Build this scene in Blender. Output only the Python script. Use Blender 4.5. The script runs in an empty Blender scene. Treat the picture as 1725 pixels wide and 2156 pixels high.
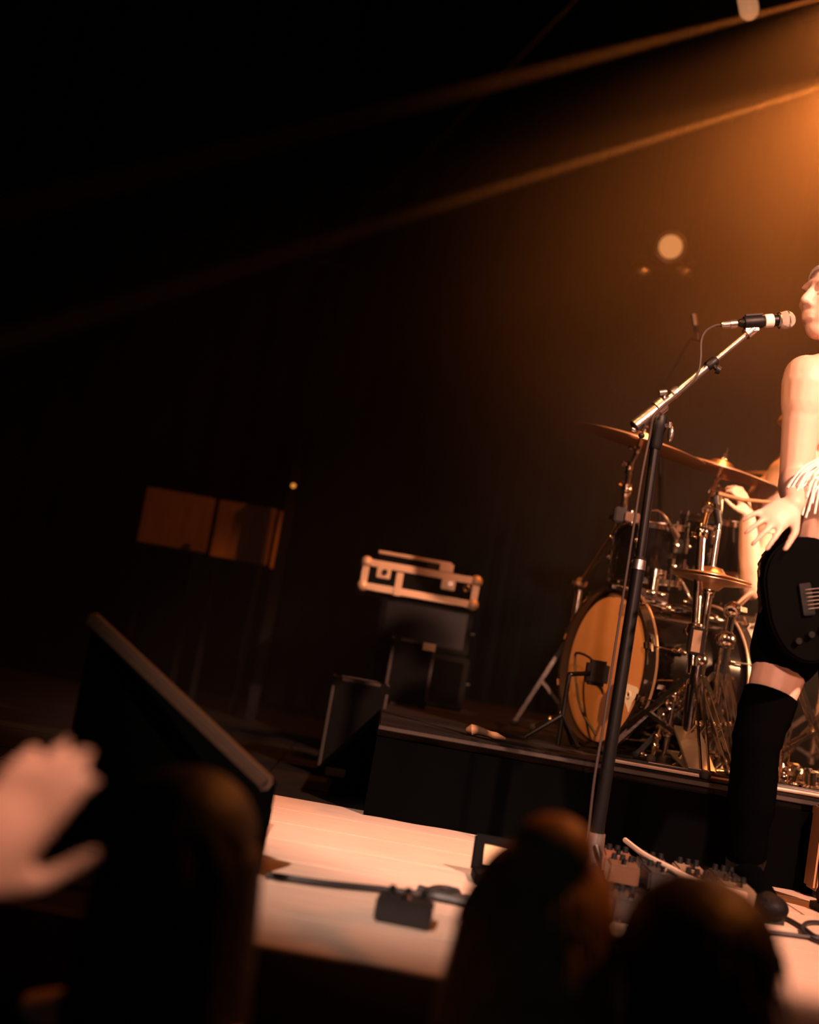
import bpy, bmesh, math, random
from mathutils import Vector, Matrix
random.seed(7)
V = Vector
SC = bpy.context.scene
COL = SC.collection
# ------------------------------------------------------------------ camera
FPX = 2590.0; ROLL = math.radians(10); PITCH = math.atan(280/2590); EYE = V((0, 0, 0.5))
_r0 = V((1, 0, 0)); _f = V((0, math.cos(PITCH), math.sin(PITCH))); _u0 = V((0, -math.sin(PITCH), math.cos(PITCH)))
_c, _s = math.cos(ROLL), math.sin(ROLL)
R_ = _c*_r0 + _s*_u0; U_ = -_s*_r0 + _c*_u0
cam_d = bpy.data.cameras.new('camera'); cam = bpy.data.objects.new('camera', cam_d); COL.objects.link(cam)
M = Matrix((R_, U_, -_f)).transposed().to_4x4(); M.translation = EYE
cam.matrix_world = M
cam_d.sensor_fit = 'VERTICAL'; cam_d.sensor_height = 36; cam_d.lens = FPX/2156*36
cam_d.dof.use_dof = True; cam_d.dof.focus_distance = 3.5; cam_d.dof.aperture_fstop = 1.35
cam_d.clip_start = .05; cam_d.clip_end = 60
SC.camera = cam
def ray(px, py):
    return (_f*FPX + R_*(px-862.5) + U_*(1078-py))
def P(px, py, Y):
    r = ray(px, py); return EYE + r*(Y/r.y)
def G(px, py, z=0.0):
    r = ray(px, py); return EYE + r*((z-EYE.z)/r.z)
# ------------------------------------------------------------------ world, colour
w = bpy.data.worlds.new('world'); SC.world = w; w.use_nodes = True
w.node_tree.nodes['Background'].inputs[0].default_value = (.75, .97, 1, 1)
w.node_tree.nodes['Background'].inputs[1].default_value = .013
SC.view_settings.view_transform = 'Standard'; SC.view_settings.look = 'None'
SC.view_settings.exposure = 0; SC.view_settings.gamma = 1; SC.view_settings.use_curve_mapping = False
cy = SC.cycles
cy.use_denoising = True; cy.max_bounces = 5; cy.diffuse_bounces = 2; cy.glossy_bounces = 3
cy.transmission_bounces = 3; cy.volume_bounces = 0; cy.sample_clamp_indirect = 3
cy.caustics_reflective = False; cy.caustics_refractive = False
# ------------------------------------------------------------------ lights
def spot(name, loc, tgt, energy, color, angle, blend=.3, radius=.03):
    l = bpy.data.lights.new(name, 'SPOT'); l.energy = energy; l.color = color
    l.spot_size = math.radians(angle); l.spot_blend = blend; l.shadow_soft_size = radius
    o = bpy.data.objects.new(name, l); COL.objects.link(o); o.location = loc
    o.rotation_euler = (V(tgt)-V(loc)).to_track_quat('-Z', 'Y').to_euler()
    return o
ORANGE = (1, .24, .040); PEACH = (1, .47, .33); PALE = (1, .67, .56)
S1 = P(1850, -35, 5.0); S2 = P(1850, 146, 4.8)
T1 = P(1300, 108, 5.0); T2 = P(900, 442, 4.8)
d2 = (T2-S2).normalized()
edge_el = math.atan2(-d2.z, -d2.x)
half = math.radians(42)
spot('beam_lamp', S2, T2, 15000, ORANGE, 2.3, 1, .01)
spot('beam_lamp', S1, T1, 6000, ORANGE, 3.2, 1, .01)
S3 = P(1330, -120, 5.6)
spot('beam_lamp', S3, P(930, 290, 5.6), 1100, ORANGE, 2.4, 1, .01)
ax = edge_el + half
spot('wash_lamp', S2, S2 + V((-math.cos(ax), -.10, -math.sin(ax)))*3, 225, ORANGE, math.degrees(half)*2, .10, .03)
ax1 = edge_el - math.radians(6)+half
spot('wash_lamp', S1, S1 + V((-math.cos(ax1), .05, -math.sin(ax1)))*3, 130, ORANGE, 70, .5, .05)
spot('key_lamp', (2.4, .3, 3.3), (1.15, 3.15, .75), 2100, PEACH, 36, .4, .06)
spot('floor_lamp', (-1.3, -1.0, 4.2), (.27, 2.95, 0), 2000, PALE, 16, .9, .08)
spot('kit_lamp', (-1.6, .9, 3.9), (1.05, 4.3, .8), 1000, (1, .40, .12), 19, .6, .06)
spot('side_lamp', (3.9, 3.2, 2.0), (1.35, 4.3, .75), 1500, (1, .46, .22), 26, .5, .05)
spot('front_lamp', (.1, -1.8, 1.9), (1.12, 3.2, 1.12), 760, PEACH, 24, .6, .06)
spot('edge_lamp', (2.3, 3.1, 3.7), (.42, 1.5, .25), 260, ORANGE, 15, .5, .05)
spot('added_hand_spot', (1.0, -.6, 3.9), (-.42, 1.15, .26), 950, PEACH, 5, .5, .05)  # added unseen spot, only there to brighten the far-left raised hand
# ------------------------------------------------------------------ materials
def mat(name, color, rough=.5, metal=0.0, var=.15, scale=30, bump=0.0, spec=.5, emit=None, es=0, coat=0):
    m = bpy.data.materials.new(name); m.use_nodes = True
    nt = m.node_tree; b = nt.nodes['Principled BSDF']
    b.inputs['Roughness'].default_value = rough; b.inputs['Metallic'].default_value = metal
    b.inputs['Specular IOR Level'].default_value = spec
    b.inputs['Coat Weight'].default_value = coat
    tc = nt.nodes.new('ShaderNodeTexCoord'); n = nt.nodes.new('ShaderNodeTexNoise')
    n.inputs['Scale'].default_value = scale; n.inputs['Detail'].default_value = 5
    nt.links.new(tc.outputs['Object'], n.inputs['Vector'])
    mx = nt.nodes.new('ShaderNodeMix'); mx.data_type = 'RGBA'
    mx.inputs['A'].default_value = [c*(1-var) for c in color]+[1]
    mx.inputs['B'].default_value = [min(1, c*(1+var)) for c in color]+[1]
    nt.links.new(n.outputs['Fac'], mx.inputs['Factor']); nt.links.new(mx.outputs['Result'], b.inputs['Base Color'])
    if bump:
        bp = nt.nodes.new('ShaderNodeBump'); bp.inputs['Strength'].default_value = bump; bp.inputs['Distance'].default_value = .01
        nt.links.new(n.outputs['Fac'], bp.inputs['Height']); nt.links.new(bp.outputs['Normal'], b.inputs['Normal'])
    if emit:
        b.inputs['Emission Color'].default_value = (*emit, 1); b.inputs['Emission Strength'].default_value = es
    return m
def wood_mat(name, color, rough, stretch=(1, 12, 12)):
    m = mat(name, color, rough, 0, .28, 6, .08)
    nt = m.node_tree; n = [x for x in nt.nodes if x.type == 'TEX_NOISE'][0]
    tc = [x for x in nt.nodes if x.type == 'TEX_COORD'][0]
    mp = nt.nodes.new('ShaderNodeMapping'); mp.inputs['Scale'].default_value = stretch
    nt.links.new(tc.outputs['Object'], mp.inputs['Vector']); nt.links.new(mp.outputs['Vector'], n.inputs['Vector'])
    return m
CHROME = mat('chrome', (.78, .66, .55), .14, 1, .05, 60, .05)
STEEL = mat('brushed_steel', (.62, .58, .54), .33, 1, .1, 80, .1)
BLACKMETAL = mat('black_metal', (.004, .004, .004), .4, 0, .2, 60, 0, .25)
BLACKPLASTIC = mat('black_plastic', (.004, .004, .004), .5, 0, .2, 50, 0, .25)
BLACKCLOTH = mat('black_cloth', (.0012, .0014, .0014), .95, 0, .3, 300, .2, .02)
CURTAIN = mat('curtain_velvet', (.009, .020, .021), .95, 0, .3, 40, .1, .1)
SHELL = mat('black_lacquer', (.004, .003, .003), .12, 0, .2, 20, 0, .5, coat=.3)
HEAD = mat('drum_head_film', (.50, .25, .10), .55, 0, .10, 9, .02)
WHITEHEAD = mat('coated_head', (.8, .76, .7), .6, 0, .05, 30)
HOOP = mat('hoop_dark', (.02, .015, .012), .25, 0, .2, 20, 0, .5, coat=.5)
INLAY = mat('hoop_inlay', (.75, .5, .32), .3, .6, .08, 20)
BRONZE = mat('cymbal_bronze', (.95, .64, .44), .32, 1, .12, 25, .06)
SKIN = mat('skin', (.70, .45, .33), .5, 0, .06, 18, .03)
DARKSKIN = mat('skin_tan', (.55, .34, .24), .55, 0, .08, 18, .03)
WHITEEYE = mat('eye_white', (.8, .78, .74), .2)
IRIS = mat('iris_brown', (.06, .03, .015), .15)
HAIRDARK = mat('hair_dark', (.012, .009, .007), .6, 0, .4, 60, .3)
HAIRBLOND = mat('hair_blond', (.34, .20, .08), .5, 0, .4, 60, .3)
HAIRBROWN = mat('hair_brown', (.03, .017, .009), .5, 0, .4, 60, .3)
SOCK = mat('black_sock', (.0014, .0015, .0015), 1, 0, .2, 300, .2, 0)
LEATHER = mat('black_leather', (.004, .004, .004), .6, 0, .3, 90, .3, .15)
WHITEFRINGE = mat('pale_fringe', (.85, .78, .7), .5, 0, .06, 50)
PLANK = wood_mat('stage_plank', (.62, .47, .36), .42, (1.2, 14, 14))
BLACKDECK_SHADE = mat('black_deck_and_shade', (.009, .008, .007), .75, 0, .3, 12, .05, .12)  # black of the stage base; also puts shade into the unlit planks
DECK = mat('riser_carpet', (.012, .009, .008), .9, 0, .3, 150, .4, .1)
ALU = mat('aluminium_edge', (.72, .50, .30), .42, .25, .1, 40)
CASEPLY = mat('case_laminate', (.002, .002, .002), .7, 0, .2, 50, 0, .08)
DIMEDGE = mat('dull_edge', (.03, .022, .016), .6)
TAN = wood_mat('tan_ply', (.42, .23, .11), .6, (8, 8, 1))
GREYPLATE = mat('grey_plate', (.06, .05, .042), .6)
RAILWOOD = wood_mat('rail_wood', (.05, .025, .012), .5, (2, 12, 12))
CABLE = mat('black_cable', (.015, .015, .015), .5)
PALECABLE = mat('pale_cable', (.6, .42, .3), .5)
TAPE = mat('white_tape', (.8, .7, .62), .6)
RUBBER = mat('rubber', (.01, .01, .01), .8)
PAINT = mat('black_wall_paint', (.010, .024, .025), .9, 0, .3, 8, .1, .1)
PEDALCOL = [mat('pedal_rust', (.14, .055, .03), .4), mat('pedal_cream', (.2, .14, .09), .4), mat('pedal_black', (.015, .015, .015), .35), mat('pedal_brown', (.08, .04, .02), .4)]
GRILLE = mat('mic_mesh', (.72, .62, .52), .4, .35, .3, 900, .8)
LENS = mat('lamp_lens', (.5, .3, .15), .3, 0, .3, 22, .5, .5, (1, .38, .12), .62)
HOTLENS = mat('lit_lens', (.6, .4, .2), .3, 0, .05, 10, 0, .5, (1, .5, .22), 5.0)
LED = mat('standby_led', (.3, .1, .02), .4, 0, .1, 10, 0, .5, (1, .35, .05), .8)
# ------------------------------------------------------------------ mesh builder
def frame(n):
    n = n.normalized(); a = V((0, 0, 1)) if abs(n.z) < .9 else V((1, 0, 0))
    u = n.cross(a).normalized(); return u, n.cross(u).normalized(), n
class MB:
    def __init__(s): s.v = []; s.f = []
    def box(s, c, size, rot=None):
        c = V(c); b = len(s.v); hx, hy, hz = [k/2 for k in size]
        for x in (-hx, hx):
            for y in (-hy, hy):
                for z in (-hz, hz):
                    p = V((x, y, z)); s.v.append(c + (rot @ p if rot else p))
        for q in ((0, 1, 3, 2), (4, 6, 7, 5), (0, 4, 5, 1), (2, 3, 7, 6), (0, 2, 6, 4), (1, 5, 7, 3)):
            s.f.append([b+i for i in q])
        return s
    def beam(s, p0, p1, w_, h_, up=(0, 0, 1)):
        p0, p1 = V(p0), V(p1); d = p1-p0; x = d.normalized(); y = V(up).cross(x)
        if y.length < 1e-4: y = V((0, 1, 0)).cross(x)
        y.normalize(); z = x.cross(y)
        return s.box((p0+p1)/2, (d.length, w_, h_), Matrix((x, y, z)).transposed())
    def rings(s, rings, cap=True, close=False):
        b = len(s.v); n = len(rings[0])
        for r in rings: s.v += r
        m = len(rings)
        for i in range(m-1 + (1 if close else 0)):
            a = b+i*n; c = b+((i+1) % m)*n
            for j in range(n):
                k = (j+1) % n; s.f.append([a+j, a+k, c+k, c+j])
        if cap and not close:
            s.f.append([b+j for j in reversed(range(n))]); s.f.append([b+(m-1)*n+j for j in range(n)])
        return s
    def lathe(s, o, axis, prof, seg=24, cap=True):
        o = V(o); u, v, n = frame(V(axis)); R = []
        for r, h in prof:
            R.append([o+n*h+u*(max(r, 1e-5)*math.cos(2*math.pi*j/seg))+v*(max(r, 1e-5)*math.sin(2*math.pi*j/seg)) for j in range(seg)])
        return s.rings(R, cap)
    def cyl(s, p0, p1, r0, r1=None, seg=14):
        p0, p1 = V(p0), V(p1); r1 = r0 if r1 is None else r1
        return s.lathe(p0, p1-p0, [(r0, 0), (r1, (p1-p0).length)], seg)
    def tube(s, pts, r, seg=8, close=False):
        pts = [V(p) for p in pts]; n = len(pts); rr = r if isinstance(r, (list, tuple)) else [r]*n
        R = []; u = None
        for i, p in enumerate(pts):
            if close: t = pts[(i+1) % n]-pts[i-1]
            else: t = pts[min(i+1, n-1)]-pts[max(i-1, 0)]
            t.normalize()
            if u is None: u = frame(t)[0]
            u = (u-t*u.dot(t)).normalized(); v = t.cross(u)
            R.append([p+u*(rr[i]*math.cos(2*math.pi*j/seg))+v*(rr[i]*math.sin(2*math.pi*j/seg)) for j in range(seg)])
        return s.rings(R, True, close)
    def sph(s, c, r, seg=16, rg=10, rot=None):
        c = V(c); r = V((r, r, r)) if not hasattr(r, '__len__') else V(r); R = []
        for i in range(rg+1):
            t = math.pi*i/rg; ring = []
            for j in range(seg):
                a = 2*math.pi*j/seg; st = max(math.sin(t), 1e-4)
                p = V((r.x*st*math.cos(a), r.y*st*math.sin(a), r.z*math.cos(t))); ring.append(c+(rot @ p if rot else p))
            R.append(ring)
        return s.rings(list(reversed(R)), True)
    def cap(s, p0, p1, r0, r1=None, seg=14):
        r1 = r0 if r1 is None else r1
        s.cyl(p0, p1, r0, r1, seg); s.sph(p0, r0*.999, seg, 8); s.sph(p1, r1*.999, seg, 8); return s
    def torus(s, o, axis, R, r, seg=40, sg=8):
        o = V(o); u, v, n = frame(V(axis))
        return s.tube([o+u*R*math.cos(2*math.pi*j/seg)+v*R*math.sin(2*math.pi*j/seg) for j in range(seg)], r, sg, True)
    def prism(s, poly, o, u, v, n, th):
        o, u, v, n = V(o), V(u), V(v), V(n)
        a = [o+u*x+v*y for x, y in poly]; return s.rings([a, [p+n*th for p in a]])
    def mesh(s, name, org=V((0, 0, 0)), bev=0):
        me = bpy.data.meshes.new(name); me.from_pydata([tuple(p-org) for p in s.v], [], s.f)
        bm = bmesh.new(); bm.from_mesh(me); bmesh.ops.recalc_face_normals(bm, faces=bm.faces)
        if bev:
            es = [e for e in bm.edges if len(e.link_faces) == 2 and e.calc_face_angle(0) > .6]
            bmesh.ops.bevel(bm, geom=es, offset=bev, segments=2, affect='EDGES', clamp_overlap=True)
        bm.to_mesh(me); bm.free()
        for p in me.polygons: p.use_smooth = True
        me.set_sharp_from_angle(angle=math.radians(38))
        return me
def worg(o):
    p = V((0, 0, 0))
    while o: p += o.location; o = o.parent
    return p
def obj(name, mb, m, parent=None, bev=0, loc=None, label=None):
    base = worg(parent) if parent else V(loc) if loc is not None else V((0, 0, 0))
    me = mb.mesh(name, base, bev); me.materials.append(m)
    o = bpy.data.objects.new(name, me); COL.objects.link(o)
    if parent: o.parent = parent
    elif loc is not None: o.location = loc
    if label: o['label'] = label
    return o
def thing(name, loc, label, cat, group=None):
    o = bpy.data.objects.new(name, None); COL.objects.link(o); o.location = loc; o.empty_display_size = .1
    o['label'] = label; o['category'] = cat
    if group: o['group'] = group
    return o
def tag(o, label, cat, group=None):
    o['label'] = label; o['category'] = cat
    if group: o['group'] = group
    return o
def struct(name, mb, m, parent=None):
    o = obj(name, mb, m, parent)
    if not parent: o['kind'] = 'structure'
    return o
def remesh(mb, name, vox, smooth, m, parent, label=None):
    base = worg(parent); me = mb.mesh(name, base)
    o = bpy.data.objects.new(name, me); COL.objects.link(o)
    r = o.modifiers.new('r', 'REMESH'); r.mode = 'VOXEL'; r.voxel_size = vox; r.use_smooth_shade = True
    if smooth:
        k = o.modifiers.new('s', 'SMOOTH'); k.factor = .5; k.iterations = smooth
    dg = bpy.context.evaluated_depsgraph_get(); dg.update()
    new = bpy.data.meshes.new_from_object(o.evaluated_get(dg)); o.modifiers.clear(); o.data = new
    for p in new.polygons: p.use_smooth = True
    new.materials.clear(); new.materials.append(m); o.parent = parent
    if label: o['label'] = label
    return o
def bez(pts, n=8):
    """Catmull-Rom through points"""
    pts = [V(p) for p in pts]; q = [pts[0]*2-pts[1]]+pts+[pts[-1]*2-pts[-2]]; out = []
    for i in range(1, len(q)-2):
        for k in range(n):
            t = k/n; a, b, c, d = q[i-1:i+3]
            out.append(.5*((2*b)+(c-a)*t+(2*a-5*b+4*c-d)*t*t+(3*b-a-3*c+d)*t**3))
    out.append(pts[-1]); return out
# ------------------------------------------------------------------ setting
FZ = -1.35; RZ = .268; RY = 3.65
struct('floor', MB().box((0, 2, FZ-.05), (14, 16, .1)), PAINT)
struct('wall_back', MB().box((0, 8.6, 1.8), (14, .1, 6.4)), PAINT)
struct('wall_left', MB().box((-6, 3, 1.8), (.1, 12, 6.4)), PAINT)
struct('wall_right', MB().box((6, 3, 1.8), (.1, 12, 6.4)), PAINT)
struct('ceiling', MB().box((0, 3, 5.05), (14, 12, .1)), PAINT)
# stage: deck of planks on a black base
SE = 2.02
stage = struct('stage', MB().box((.2, (SE+8.5)/2, -.70), (11.0, 8.5-SE, 1.28)), BLACKDECK_SHADE)
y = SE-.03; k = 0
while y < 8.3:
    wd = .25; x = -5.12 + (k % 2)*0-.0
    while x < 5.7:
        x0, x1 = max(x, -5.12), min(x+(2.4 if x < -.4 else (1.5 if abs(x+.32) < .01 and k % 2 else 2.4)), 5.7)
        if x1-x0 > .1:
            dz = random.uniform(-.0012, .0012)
            obj('plank', MB().box(((x0+x1)/2, y+wd/2, -.03+dz), (x1-x0-.008, wd-.008, .06)), PLANK if (x0+x1)/2 > -1.2 and y < RY-.1 and x0 > -.33 else BLACKDECK_SHADE, stage, .002)  # left and rear planks coloured black to stand for unlit floor
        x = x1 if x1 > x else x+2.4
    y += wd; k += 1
struct('trim_1', MB().box((.2, SE-.045, -.05), (11.0, .02, .11)), RAILWOOD)
# haze that fills the rear of the stage
hz = bpy.data.materials.new('haze'); hz.use_nodes = True; nt = hz.node_tree; nt.nodes.clear()
ou = nt.nodes.new('ShaderNodeOutputMaterial'); sc_ = nt.nodes.new('ShaderNodeVolumeScatter')
sc_.inputs['Color'].default_value = (1, .93, .86, 1); sc_.inputs['Density'].default_value = .05; sc_.inputs['Anisotropy'].default_value = .1
tc = nt.nodes.new('ShaderNodeTexCoord'); nz = nt.nodes.new('ShaderNodeTexNoise'); nz.inputs['Scale'].default_value = .9; nz.inputs['Detail'].default_value = 2
nt.links.new(tc.outputs['Object'], nz.inputs['Vector'])
mr = nt.nodes.new('ShaderNodeMapRange'); mr.inputs['From Min'].default_value = .35; mr.inputs['From Max'].default_value = .65
mr.inputs['To Min'].default_value = .5; mr.inputs['To Max'].default_value = 1.5
nt.links.new(nz.outputs['Fac'], mr.inputs['Value'])
# haze density shaped to concentrate the glow upper right and keep the left dark
vd = nt.nodes.new('ShaderNodeVectorMath'); vd.operation = 'DISTANCE'; vd.inputs[1].default_value = (2.3, 5.2, 2.6)
nt.links.new(tc.outputs['Object'], vd.inputs[0])
m2_ = nt.nodes.new('ShaderNodeMapRange'); m2_.interpolation_type = 'SMOOTHSTEP'
m2_.inputs['From Min'].default_value = .2; m2_.inputs['From Max'].default_value = 2.8; m2_.inputs['To Min'].default_value = .12; m2_.inputs['To Max'].default_value = .004
nt.links.new(vd.outputs['Value'], m2_.inputs['Value'])
mu = nt.nodes.new('ShaderNodeMath'); mu.operation = 'MULTIPLY'; nt.links.new(mr.outputs['Result'], mu.inputs[0]); nt.links.new(m2_.outputs['Result'], mu.inputs[1])
nt.links.new(mu.outputs[0], sc_.inputs['Density'])
nt.links.new(sc_.outputs[0], ou.inputs['Volume'])
hb = obj('haze', MB().box((0, 5.75, 2.52), (11.6, 4.1, 4.9)), hz); hb['kind'] = 'stuff'
tag(hb, 'thin orange-lit smoke haze hanging over the rear of the stage', 'haze')
# curtains
def curtain(x0, x1, Y, label, folds):
    n = int((x1-x0)/.02); pts = []
    for i in range(n+1):
        x = x0+(x1-x0)*i/n
        pts.append((x, Y+.05*math.sin(i/n*folds*2*math.pi)+.02*math.sin(i/n*folds*5.1+x)))
    mb = MB(); R = []
    for z in [0.02, 1, 2, 3, 4, 4.9]:
        R.append([V((p[0], p[1], z)) for p in pts])
    b = 0
    for r in R: mb.v += r
    m = len(pts)
    for i in range(len(R)-1):
        for j in range(m-1): mb.f.append([i*m+j, i*m+j+1, (i+1)*m+j+1, (i+1)*m+j])
    me = MB(); me = mb.mesh('curtain', V((0, 0, 0))); me.materials.append(CURTAIN)
    o = bpy.data.objects.new('curtain', me); COL.objects.link(o)
    sol = o.modifiers.new('t', 'SOLIDIFY'); sol.thickness = .012
    return tag(o, label, 'curtain')
xa = P(1075, 950, 7.6).x; xb = P(1200, 1150, 7.4).x
curtain(-5.7, xa-1.3, 7.75, 'black stage curtain behind the two tan panels on the left', 22)
curtain(xa-1.32, xa, 7.6, 'black stage curtain between the flight case stack and the tan panels', 8)
curtain(xa-.02, xb, 7.75, 'narrow black stage curtain just left of the drum kit', 3)
curtain(xb-.03, xb+2.3, 7.5, 'brown-lit stage curtain directly behind the drum kit', 12)
curtain(xb+2.28, 5.8, 7.65, 'stage curtain at the far right behind the singer', 14)
# riser
RX0 = P(785, 1600, RY).x; RX1 = 3.4
riser = thing('drum_riser', (1.5, 5, 0), 'black-skirted drum riser carrying the kit and amplifier stack', 'riser')
obj('deck', MB().box(((RX0+RX1)/2, (RY+7)/2, RZ-.02), (RX1-RX0, 7-RY, .04)), DECK, riser, .004)
sk = MB(); n = 120; a = []
for i in range(n+1):
    x = RX0+(RX1-RX0)*i/n; a.append((x, RY-.006+.006*math.sin(i*.9)))
a += [(RX1, 6.9), (RX0, 6.9)]
sk.rings([[V((x, y_, .002)) for x, y_ in a], [V((x, y_, RZ-.04)) for x, y_ in a]])
obj('skirt', sk, BLACKCLOTH, riser)
obj('edge_trim', MB().box(((RX0+RX1)/2, RY-.018, RZ-.012), (RX1-RX0, .012, .012)), DIMEDGE, riser, .002)
for i in range(6):   # cables along the riser edge
    x0 = .72+.12*random.random(); pts = []
    for j in range(9):
        x = x0+j*(RX1-.2-x0)/8; pts.append((x, RY+.03+i*.017+random.uniform(-.012, .012), RZ+.008+.004*(i % 2)+random.uniform(0, .004)))
    c = obj('cable', MB().tube(bez(pts, 5), .0055, 6), PALECABLE if i in (0, 3) else CABLE)
    tag(c, ['pale cable nearest the front edge of the drum riser top', 'black cable just behind the front pale cable on the riser edge', 'black cable third from the riser front edge in the bundle', 'pale cable further back in the bundle on the riser edge', 'black cable behind the rear pale cable on the riser', 'rearmost black cable of the bundle along the riser edge'][i], 'cable', 'cables along the riser edge')
# ------------------------------------------------------------------ drum kit
def perp(n): return frame(n)
def lug(mb, p, rad, axis, L=.06, r=.009):
    mb.cyl(p-axis*L/2+rad*.012, p+axis*L/2+rad*.012, r, r, 10); mb.sph(p+rad*.02, .011, 8, 6)
def drum(name, c, axis, r, depth, label, nl=8, headmat=HEAD, shellm=SHELL, hoopm=CHROME, bass=False, cat='drum'):
    c = V(c); axis = V(axis).normalized(); u, v, n = frame(axis)
    t = thing(name, c, label, cat)
    f = c+axis*depth/2; b_ = c-axis*depth/2
    obj('shell', MB().lathe(b_, axis, [(r*.985, 0), (r*.985, depth)], 64), shellm, t)
    hd = .042 if bass else .022
    for q, s in ((f, 1), (b_, -1)):
        obj('head', MB().lathe(q, axis*s, [(r*.975, .0005), (r*.975, .006), (r*.93, .011), (.01, .0112)], 64), headmat, t)
        hp = MB().lathe(q-axis*s*.006, axis*s, [(r*.99, 0), (r*1.045, 0), (r*1.05, hd), (r*.995, hd), (r*.99, 0)], 72, False)
        ho = obj('hoop', hp, HOOP if bass else hoopm, t)
        if bass: obj('inlay', MB().torus(q-axis*s*.004, axis, r*1.048, .0045, 72, 6), INLAY, ho)
        elif not bass: obj('hoop_lip', MB().torus(q+axis*s*(hd-.008), axis, r*1.045, .0035, 56, 6), hoopm, ho)
    for i in range(nl):
        a_ = 2*math.pi*(i+.5)/nl; rad = u*math.cos(a_)+v*math.sin(a_)
        for q, s in ((f, 1), (b_, -1)):
            mb = MB(); p = q-axis*s*min(.09, depth*.3)+rad*r*.985
            lug(mb, p, rad, axis, .055); mb.cyl(p+rad*.014, q+axis*s*.02+rad*(r*.075+.0) if False else q+axis*s*.018+rad*(r*1.06), .0035, .0035, 8)
            if bass:
                e = q+axis*s*.03+rad*(r*1.065)
                mb.box(e-rad*.008, (.03, .022, .012), Matrix((axis, u.cross(axis) if False else axis.cross(rad), rad)).transposed())
                mb.beam(e-axis.cross(rad)*.024+rad*.01, e+axis.cross(rad)*.024+rad*.01, .008, .008, axis)
            else: mb.cyl(q+axis*s*.012+rad*(r*1.06), q+axis*s*.03+rad*(r*1.06), .006, .006, 8)
            obj('lug', mb, CHROME, t)
    return t, u, v
BN = V((-math.sin(math.radians(68)), -math.cos(math.radians(68)), 0))
fc = P(1281, 1413, 4.3); BR = .268; BD = .38
bc = fc - BN*BD/2; bc.z = RZ+BR*1.06+.001
bd, bu, bv = drum('bass_drum', bc, BN, BR, BD, 'large black bass drum with an amber front head at the riser edge', 10, bass=True)
front = bc+BN*(BD/2+.012)
# emblem and badge on front head
def on_head(dx, dz): # dx to viewer-right, dz up
    rt = V((0, 0, 1)).cross(BN).normalized()
    return front + rt*dx + V((0, 0, 1))*dz
rt = V((0, 0, 1)).cross(BN).normalized(); UPZ = V((0, 0, 1))
pts = [(-.055, .06), (-.02, .028), (.04, .022), (.062, .012), (.05, -.012), (.03, -.03), (.018, -.065), (-.006, -.04), (-.03, -.02), (-.07, -.012)]
st = obj('sticker', MB().prism(pts, on_head(.165, -.075), rt, UPZ, BN, .002), WHITEHEAD, bd)
obj('ring', MB().torus(on_head(.170, -.083)+BN*.004, BN, .011, .003, 20, 6), TAPE, st)
obj('dot', MB().lathe(on_head(.170, -.083)+BN*.003, BN, [(.006, 0), (.006, .001)], 16), BLACKPLASTIC, st)
obj('tape_mark', MB().prism([(-.017, -.02), (.02, -.02), (.02, .02), (-.017, .02)], on_head(.045, .2), rt, UPZ, BN, .0012), mat('brown_tape', (.3, .17, .09), .6), bd)
for s in (-1, 1):   # spurs
    p = bc + BN*.10 + rt*s*BR*.86 + UPZ*(-BR*.48)
    e = p + rt*s*.16 + BN*.13; e.z = RZ+.016
    mb = MB().cyl(p, e, .010, .008); mb.sph(p, .022, 12, 8); mb.box(p, (.05, .04, .05)); 
    for q in (.3, .5, .7): mb.sph(p.lerp(e, q), .015, 10, 6)
    sp = obj('spur', mb, CHROME, bd); obj('rubber_foot', MB().sph(e, .016, 10, 6), RUBBER, sp)
tm = bc+BN*.06+UPZ*BR
mb = MB().cyl(tm-UPZ*.01, tm+UPZ*.10, .019, .019, 16); mb.box(tm+UPZ*.006, (.10, .08, .03)); mb.cyl(tm+UPZ*.07, tm+UPZ*.10, .028, .028, 16)
for s in (-1, 1): mb.cyl(tm+UPZ*.08+rt*s*.02, tm+UPZ*.08+rt*s*.06, .006); mb.beam(tm+UPZ*.065+rt*s*.06, tm+UPZ*.095+rt*s*.06, .02, .006, (1, 0, 0))
for i in range(8): mb.sph(tm+UPZ*.012+rt*.05*math.cos(i)+BN*.04*math.sin(i), .010, 8, 6)
obj('tom_mount', mb, CHROME, bd)
TZ = V((.02, -.10, 1)).normalized()
drum('rack_tom', P(1366, 1162, 4.5), V((-.05, -.12, 1)), .125, .19, 'black rack tom mounted above the bass drum, behind the microphone stand', 6)
drum('rack_tom', P(1512, 1152, 4.62), V((-.02, -.12, 1)), .150, .175, 'black rack tom with chrome rim right of the cymbal stand pole', 8)
for (a_, b_) in ((P(1366, 1205, 4.5), tm+UPZ*.09), (P(1450, 1180, 4.6), tm+UPZ*.07)):
    pass
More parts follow.
